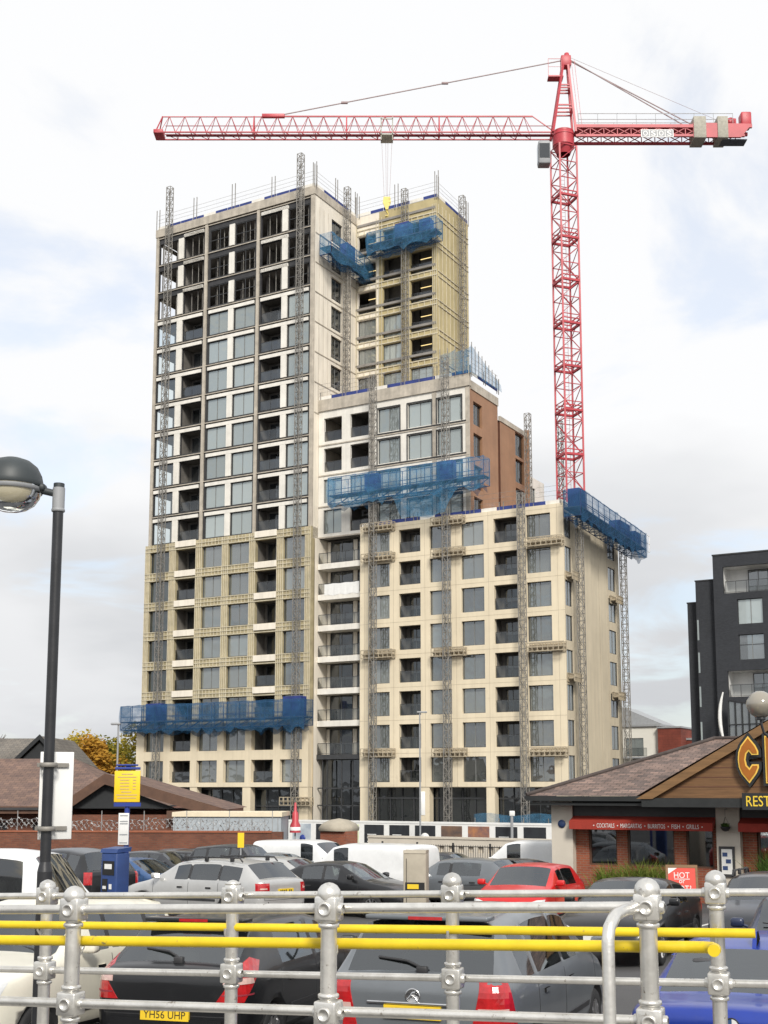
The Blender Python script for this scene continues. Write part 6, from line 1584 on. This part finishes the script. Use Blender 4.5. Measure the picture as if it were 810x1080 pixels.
def car(label, kind, pm, px, Y, heading, cat='car', name='parked_car', detail=1, plate=None, scale=1., xyz=None, lampz=None, roofbars=False, group='parked cars'):
    """heading in degrees clockwise from straight away; (px, Y) fixes where the middle of the car stands"""
    pcs, bvh, t = car_meshes(kind)
    x = (px-405)/1291*Y*1.0093 if xyz is None else xyz[0]; y_ = Y if xyz is None else xyz[1]
    root = thing(name, label, cat, (x,y_,ground_z(y_)+.005), 0, group)
    root.rotation_euler = (Matrix.Rotation(-.028,3,'X') @ Matrix.Rotation(-R(heading),3,'Z')).to_euler(); root.scale = (scale,)*3
    W = t['W']; yt = t['tail'][0][0]; yn = t['nose'][-1][0]
    for nm, V, F, ms_ in pcs:
        q = MB(); 
        for f, m in zip(F, ms_): q.f.append(f); q.mi.append(m)
        q.v = [tuple(v) for v in V]; q.sm = set(range(len(F)))
        q.build(nm, [M[pm], M['plastic']] if nm == 'body' else M['car_glass'], root)
    tw, rw_ = wheel_meshes(t['wr']); link('seats', seat_mesh(kind), root)
    for ya in t['ax']:
        for sx in (-1,1): o = link('wheel', tw, root, (sx*(W-.115),ya,t['wr'])); link('rim', rw_, o)
    def surf(x_, z_, rear=True):
        d = Vector((0,1 if rear else -1,0)); h = bvh.ray_cast(Vector((x_, -5 if rear else 5, z_)), d); return h[0].y if h[0] else (yt if rear else yn)
    def lay(poly, fn, d, nm, m, off=.008, parent=None, cell=.05):
        P_, F_ = conform(bvh, poly, fn, d, off, cell); q = MB(); q.raw(P_, F_, 0); return q.build(nm, M[m], parent or root)
    lz = t['belt']
    TL = dict(hatch=[(-.22,-.26),(.05,-.26),(.22,-.02),(.26,.10),(.14,.14),(-.02,.05)], mpv=[(-.27,-.46),(.14,-.46),(.16,-.30),(.07,.05),(-.17,.05)], estate=[(-.22,-.26),(.12,-.26),(.12,-.02),(-.22,-.02)], saloon=[(-.26,-.20),(.14,-.20),(.14,-.03),(-.26,-.05)], suv=[(-.12,-.32),(.10,-.32),(.10,.0),(-.12,.0)], van=[(-.07,-.30),(.09,-.34),(.11,.30),(-.03,.26)]).get(kind, [(-.07,-.30),(.09,-.34),(.11,.30),(-.03,.26)])
    for sx in (-1,1):                             # tail lamps wrap round the rear corners
        dr = Vector((-sx*.55,.83,0)); ux = Vector((sx*.83,.55,0)); o0 = Vector((sx*(W-.12),yt+.10,lz))-dr*1.2
        tl = lay([(a,b) for a, b in TL], lambda a,b: o0+ux*a+Vector((0,0,b)), dr, 'tail_light', 'tail_red')
        if detail > 1:
            zz_ = [p[1] for p in TL]; z0_, z1_ = min(zz_), max(zz_); xc0, xc1 = min(p[0] for p in TL), max(p[0] for p in TL)
            lay([(xc0+.06,z0_+.42*(z1_-z0_)), (xc1-.09,z0_+.42*(z1_-z0_)), (xc1-.10,z0_+.56*(z1_-z0_)), (xc0+.07,z0_+.56*(z1_-z0_))], lambda a,b: o0+ux*a+Vector((0,0,b)), dr, 'lamp_band', 'tail_clear', .013, tl)
            lay([(xc0+.05,z0_+.06), (xc1-.10,z0_+.06), (xc1-.09,z0_+.075), (xc0+.05,z0_+.075)], lambda a,b: o0+ux*a+Vector((0,0,b)), dr, 'lamp_rib', 'crane_red_dark', .012, tl)
        dh = Vector((-sx*.45,-.9,0)); uh = Vector((sx*.9,-.45,0)); o1 = Vector((sx*(W-.20),yn-.1,t['nose'][1][1]-.17))-dh*1.2
        lay([(-.17,-.05),(.16,-.02),(.22,.10),(.02,.09),(-.15,.04)], lambda a,b: o1+uh*a+Vector((0,0,b)), dh, 'headlight', 'lamp_clear')
        mq = MB(); yc = t['cowl'][0]-.28; zb = t['belt']+.06
        mq.bbox((sx*(W+.08)-.09,yc-.06,zb-.03), (sx*(W+.08)+.09,yc+.07,zb+.10), .035); mq.bar((sx*(W-.06),yc,zb-.02), (sx*(W+.05),yc,zb+.02), .02, 6); mo_ = mq.build('door_mirror', M[pm] , root)
        g2 = MB(); g2.box((sx*(W+.08)-.075,yc-.068,zb-.012), (sx*(W+.08)+.075,yc-.061,zb+.085)); g2.build('mirror_glass', M['chrome'], mo_)
        ds = Vector((-sx,0,0))
        for yh in ([-.30,.0] if 'van' not in kind else [.15]):
            ph = t['pill'][-1][0]+.12 if yh == 0 else t['pill'][-3][0]+.15 if len(t['pill']) > 2 else .1
            lay([(ph,lz-.17),(ph+.17,lz-.17),(ph+.17,lz-.135),(ph,lz-.135)], lambda a,b: Vector((sx*2,a,b)), ds, 'door_handle', pm if detail > 1 else 'plastic', .02)
        if detail:
            q = MB()
            seams = [t['pill'][-1][0]-.05, t['cowl'][0]-.12]+([t['pill'][-3][0]-.05] if len(t['pill']) > 2 else [])
            for ysm in seams:
                P_, F_ = conform(bvh, [(ysm-.005,.36),(ysm+.005,.36),(ysm+.005,lz-.03),(ysm-.005,lz-.03)], lambda a,b: Vector((sx*2,a,b)), ds, .002); q.raw(P_, F_)
            P_, F_ = conform(bvh, [(t['ax'][0]+.42,.50),(t['ax'][1]-.42,.50),(t['ax'][1]-.42,.55),(t['ax'][0]+.42,.55)], lambda a,b: Vector((sx*2,a,b)), ds, .012, .15); q.raw(P_, F_)
            q.build('door_seams', M['plastic'], root)
    # bumpers, plates, grille
    dz = Vector((0,1,0)); fr_ = lambda a,b: Vector((a,-5,b)); ff = lambda a,b: Vector((a,5,b))
    pz = {'hatch':.56,'mpv':.80,'estate':.74,'saloon':.62,'suv':.78,'van':.72,'boxvan':.72}[kind]
    lay([(-.60,.34),(.60,.34),(.60,.52),(-.60,.52)], fr_, dz, 'rear_bumper', 'plastic' if kind in ('suv','van','boxvan') else pm, .02, cell=.12)
    lay([(-.42,.52),(.42,.52),(.36,.66),(-.36,.66)], ff, -dz, 'grille', 'plastic', .012, cell=.1)
    lay([(-.5,.36),(.5,.36),(.5,.46),(-.5,.46)], ff, -dz, 'lower_grille', 'plastic', .012, cell=.1)
    yp = surf(0, pz)-.012; q = MB(); q.box((-.26,yp-.012,pz-.055), (.26,yp+.02,pz+.055)); pl = q.build('number_plate', M['plate_yellow'], root)
    q = MB()
    if plate: add_text(q, plate, -.225, .225, pz-.036, pz+.036, lambda a,b,d: (a,yp-.0125-d,b), .001, .002)
    else:
        for k in range(7):
            if k != 4: q.box((-.215+k*.063,yp-.014,pz-.032), (-.175+k*.063,yp-.0125,pz+.03+(.004 if k % 2 else 0)))
    q.build('plate_characters', M['ink'], pl)
    yf = surf(0, .47, False)+.02; q = MB(); q.box((-.26,yf-.02,.415), (.26,yf+.014,.525)); q.build('number_plate', M['plate_white'], root)
    if detail > 1 and 'van' not in kind:
        # tailgate seams, rear wiper, brake light, exhaust, bumper lip
        q = MB()
        for sx in (-1,1):
            P_, F_ = conform(bvh, [(sx*(W*.80)-.004,.56),(sx*(W*.80)+.004,.56),(sx*(W*.78)+.004,lz+.0),(sx*(W*.78)-.004,lz+.0)], fr_, dz, .003); q.raw(P_, F_)
        for z_ in (.55,):
            P_, F_ = conform(bvh, [(-W*.80,z_),(W*.80,z_),(W*.80,z_+.008),(-W*.80,z_+.008)], fr_, dz, .003, .1); q.raw(P_, F_)
        q.build('tailgate_seams', M['plastic'], root)
        if kind in ('hatch','mpv','suv'):
            q = MB(); z0_ = t['rw'][1]+.035; z1_ = z0_+.10
            q.tube([(.03, surf(.03,z0_)-.03, z0_), (-.12, surf(-.12,z0_+.05)-.03, z0_+.05), (-.40, surf(-.40,z1_-.02)-.02, z1_-.03)], .012, 6); q.bbox((-.01,surf(.03,z0_-.03)-.05,z0_-.055), (.09,surf(.03,z0_-.03)+.01,z0_+.015), .012); q.build('rear_wiper', M['plastic'], root)
            zr = t['rh'][1]+.012; q = MB(); ys2 = t['rh'][0]
            q.bbox((-W*.66,ys2-.14,zr-.03), (W*.66,ys2+.10,zr+.012), .012); sp2 = q.build('roof_spoiler', M[pm], root)
            q = MB(); q.box((-.16,ys2-.147,zr-.024), (.16,ys2-.139,zr+.004)); q.build('brake_light', M['tail_red'], sp2)
        ww = MB(); y1_ = t['cowl'][0]-.02
        for xa, xb in ((-.55,.02),(.05,.6)): ww.tube([(xa,y1_+.02,t['cowl'][1]+.015),(xb,y1_-.10,t['cowl'][1]+.085)], .010, 6)
        ww.build('wipers', M['plastic'], root)
    if roofbars:
        q = MB()
        for sx in (-1,1):
            zr = t['roof'][0][1]
            q.tube([(sx*W*.70,t['rh'][0]+.15,zr-.07),(sx*W*.70,t['rh'][0]+.25,zr+.02),(sx*W*.72,-.2,zr+.03),(sx*W*.72,t['header'][0]-.15,zr+.0),(sx*W*.72,t['header'][0]-.05,zr-.08)], .018, 8)
            for yb_ in (-1.25,-.45,.2): q.bbox((sx*W*.71-.03,yb_-.05,zr-.07), (sx*W*.71+.03,yb_+.05,zr+.05), .015)
        q.build('roof_rails', M['plastic'], root)
    return root, bvh, t, surf
HA = 24                                          # bay angle of the near row
# near row, directly below the railings
o, bv, t, sf_ = car('black hatchback seen from behind, between the cream off roader and the grey people carrier', 'hatch', 'car_black', 0, 0, 17, detail=2, plate='YH56 UHP', xyz=(-1.55,14.25))
o, bv, t, sf_ = car('metallic grey people carrier seen from behind, its left lamp beside the black hatchback', 'mpv', 'car_grey', 0, 0, 21, detail=2, xyz=(1.02,12.85))
ze = .93; ye = sf_(0, ze); q = MB(); q.lathe([(.001,.0),(.055,.0),(.066,.006),(.07,.0)], 22, M=Matrix.Translation((0,ye-.004,ze)) @ Matrix.Rotation(math.pi/2,4,'X')); q.tube([(-.045,ye-.012,ze-.03),(-.01,ye-.014,ze+.012),(.0,ye-.014,ze+.03),(.03,ye-.014,ze+.035)], .010, 6); q.tube([(-.01,ye-.014,ze+.012),(.03,ye-.014,ze-.01),(.045,ye-.014,ze-.035)], .010, 6); q.build('badge', M['chrome'], o)
q = MB(); q.bbox((-.42,sf_(0,.87)-.02,.86), (.42,sf_(0,.87)+.02,.885), .008); q.build('plate_strip', M['chrome'], o)
o, bv, t, sf_ = car('bright blue saloon seen from behind at the bottom right corner', 'saloon', 'car_blue', 0, 0, 24, detail=2, xyz=(3.55,11.6))
ze = .90; ye = sf_(0, ze); q = MB(); q.lathe([(.046,.0),(.046,.006),(.056,.006),(.056,.0)], 24, M=Matrix.Translation((0,ye-.004,ze)) @ Matrix.Rotation(math.pi/2,4,'X'), m=2)
for k in range(4):
    for j in range(5):
        a0, a1 = math.pi/2*(k+j/5), math.pi/2*(k+(j+1)/5)
        q.raw([(0,ye-.009,ze), (.046*math.cos(a0),ye-.009,ze+.046*math.sin(a0)), (.046*math.cos(a1),ye-.009,ze+.046*math.sin(a1))], [(0,1,2)], k % 2)
q.build('badge', [M['paper'], M['car_midblue'], M['ink']], o)
q = MB(); q.prism([(-.9,1.33),(-.62,1.395),(-.72,1.475),(-.80,1.47)], -.018, .018, lambda a,b,d: (d,a,b)); q.build('aerial_fin', M['car_blue'], o)
car('cream off roader facing the railings at the bottom left corner', 'suv', 'car_cream', 0, 0, 199, detail=2, xyz=(-3.8,14.0), scale=.93)
# second row, noses towards the railings
car('dark navy saloon with its windscreen towards the railings, just beyond the bright blue saloon', 'saloon', 'car_navy', 0, 0, 203, detail=2, xyz=(6.15,17.9))
car('black saloon parked between the red hatchback and the folding board', 'saloon', 'car_black', 660, 23.2, 206)
car('dark car with black roof bars behind the rightmost railing post', 'estate', 'car_darkgrey', 800, 24.5, 205, roofbars=True)
car('bright red hatchback facing the railings with a white front plate', 'hatch', 'car_red', 556, 29.5, 203, scale=1.02)
car('silver estate with black roof bars right of the ticket machine', 'estate', 'car_silver', 227, 31.8, -55, roofbars=True, detail=2, scale=1.06)
car('boxy white panel van at the far left, standing behind the lamp post', 'boxvan', 'car_white', 8, 20., 91, cat='van', name='parked_van', scale=1.03, group='parked vans')
car('white panel van with a red tail lamp beside the beige cabinet', 'van', 'car_white', 386, 37., -58, cat='van', name='parked_van', group='parked vans')
car('farther white panel van at the right end of the brick wall', 'van', 'car_white', 331, 45., 118, cat='van', name='parked_van', group='parked vans')
car('white panel van behind the bright red hatchback', 'van', 'car_white', 556, 44., -62, cat='van', name='parked_van', group='parked vans')
car('black saloon with a clear headlight pointing right, in front of the white van', 'saloon', 'car_black', 362, 33.5, 119)
car('grey hatchback with its red tail lamps next to the beige cabinet', 'hatch', 'car_grey', 487, 35.5, -56)
car('black saloon nose left, tucked behind the bright red hatchback', 'saloon', 'car_black', 538, 36., 214)
car('silver hatchback with its bonnet showing right of the silver estate tail', 'hatch', 'car_silver', 303, 36.5, 119)
car('black hatchback with a red tail lamp between the lamp post and the ticket machine', 'suv', 'car_black', 80, 35., -48, scale=1.02)
car('mid blue saloon behind the blue post of the tariff sign', 'saloon', 'car_midblue', 150, 37., 118)
for px, Y, hd, k, pm, lab in ((176,45,118,'hatch','car_darkgrey','dark grey hatchback leftmost of the far row under the brick wall'), (213,45.5,118,'hatch','car_black','black hatchback left of the small yellow sign in the far row'), (262,43.,118,'suv','car_black','tall black car directly below the small yellow sign'), (296,43.5,118,'saloon','car_grey','grey saloon right of the small yellow sign in the far row'), (236,50.,118,'estate','car_black','long black car roof right of the ticket machine in the last row'), (196,51,118,'saloon','car_grey','grey saloon farthest back under the brick wall'), (22,38,-60,'hatch','car_silver','pale car roof far left behind the white van'), (122,46,118,'estate','car_navy','navy estate behind the ticket machine in the far row'), (470,44.,118,'saloon','car_darkgrey','dark saloon farther back between the beige cabinet and the red hatchback')):
    car(lab, k, pm, px, Y, hd, detail=0)
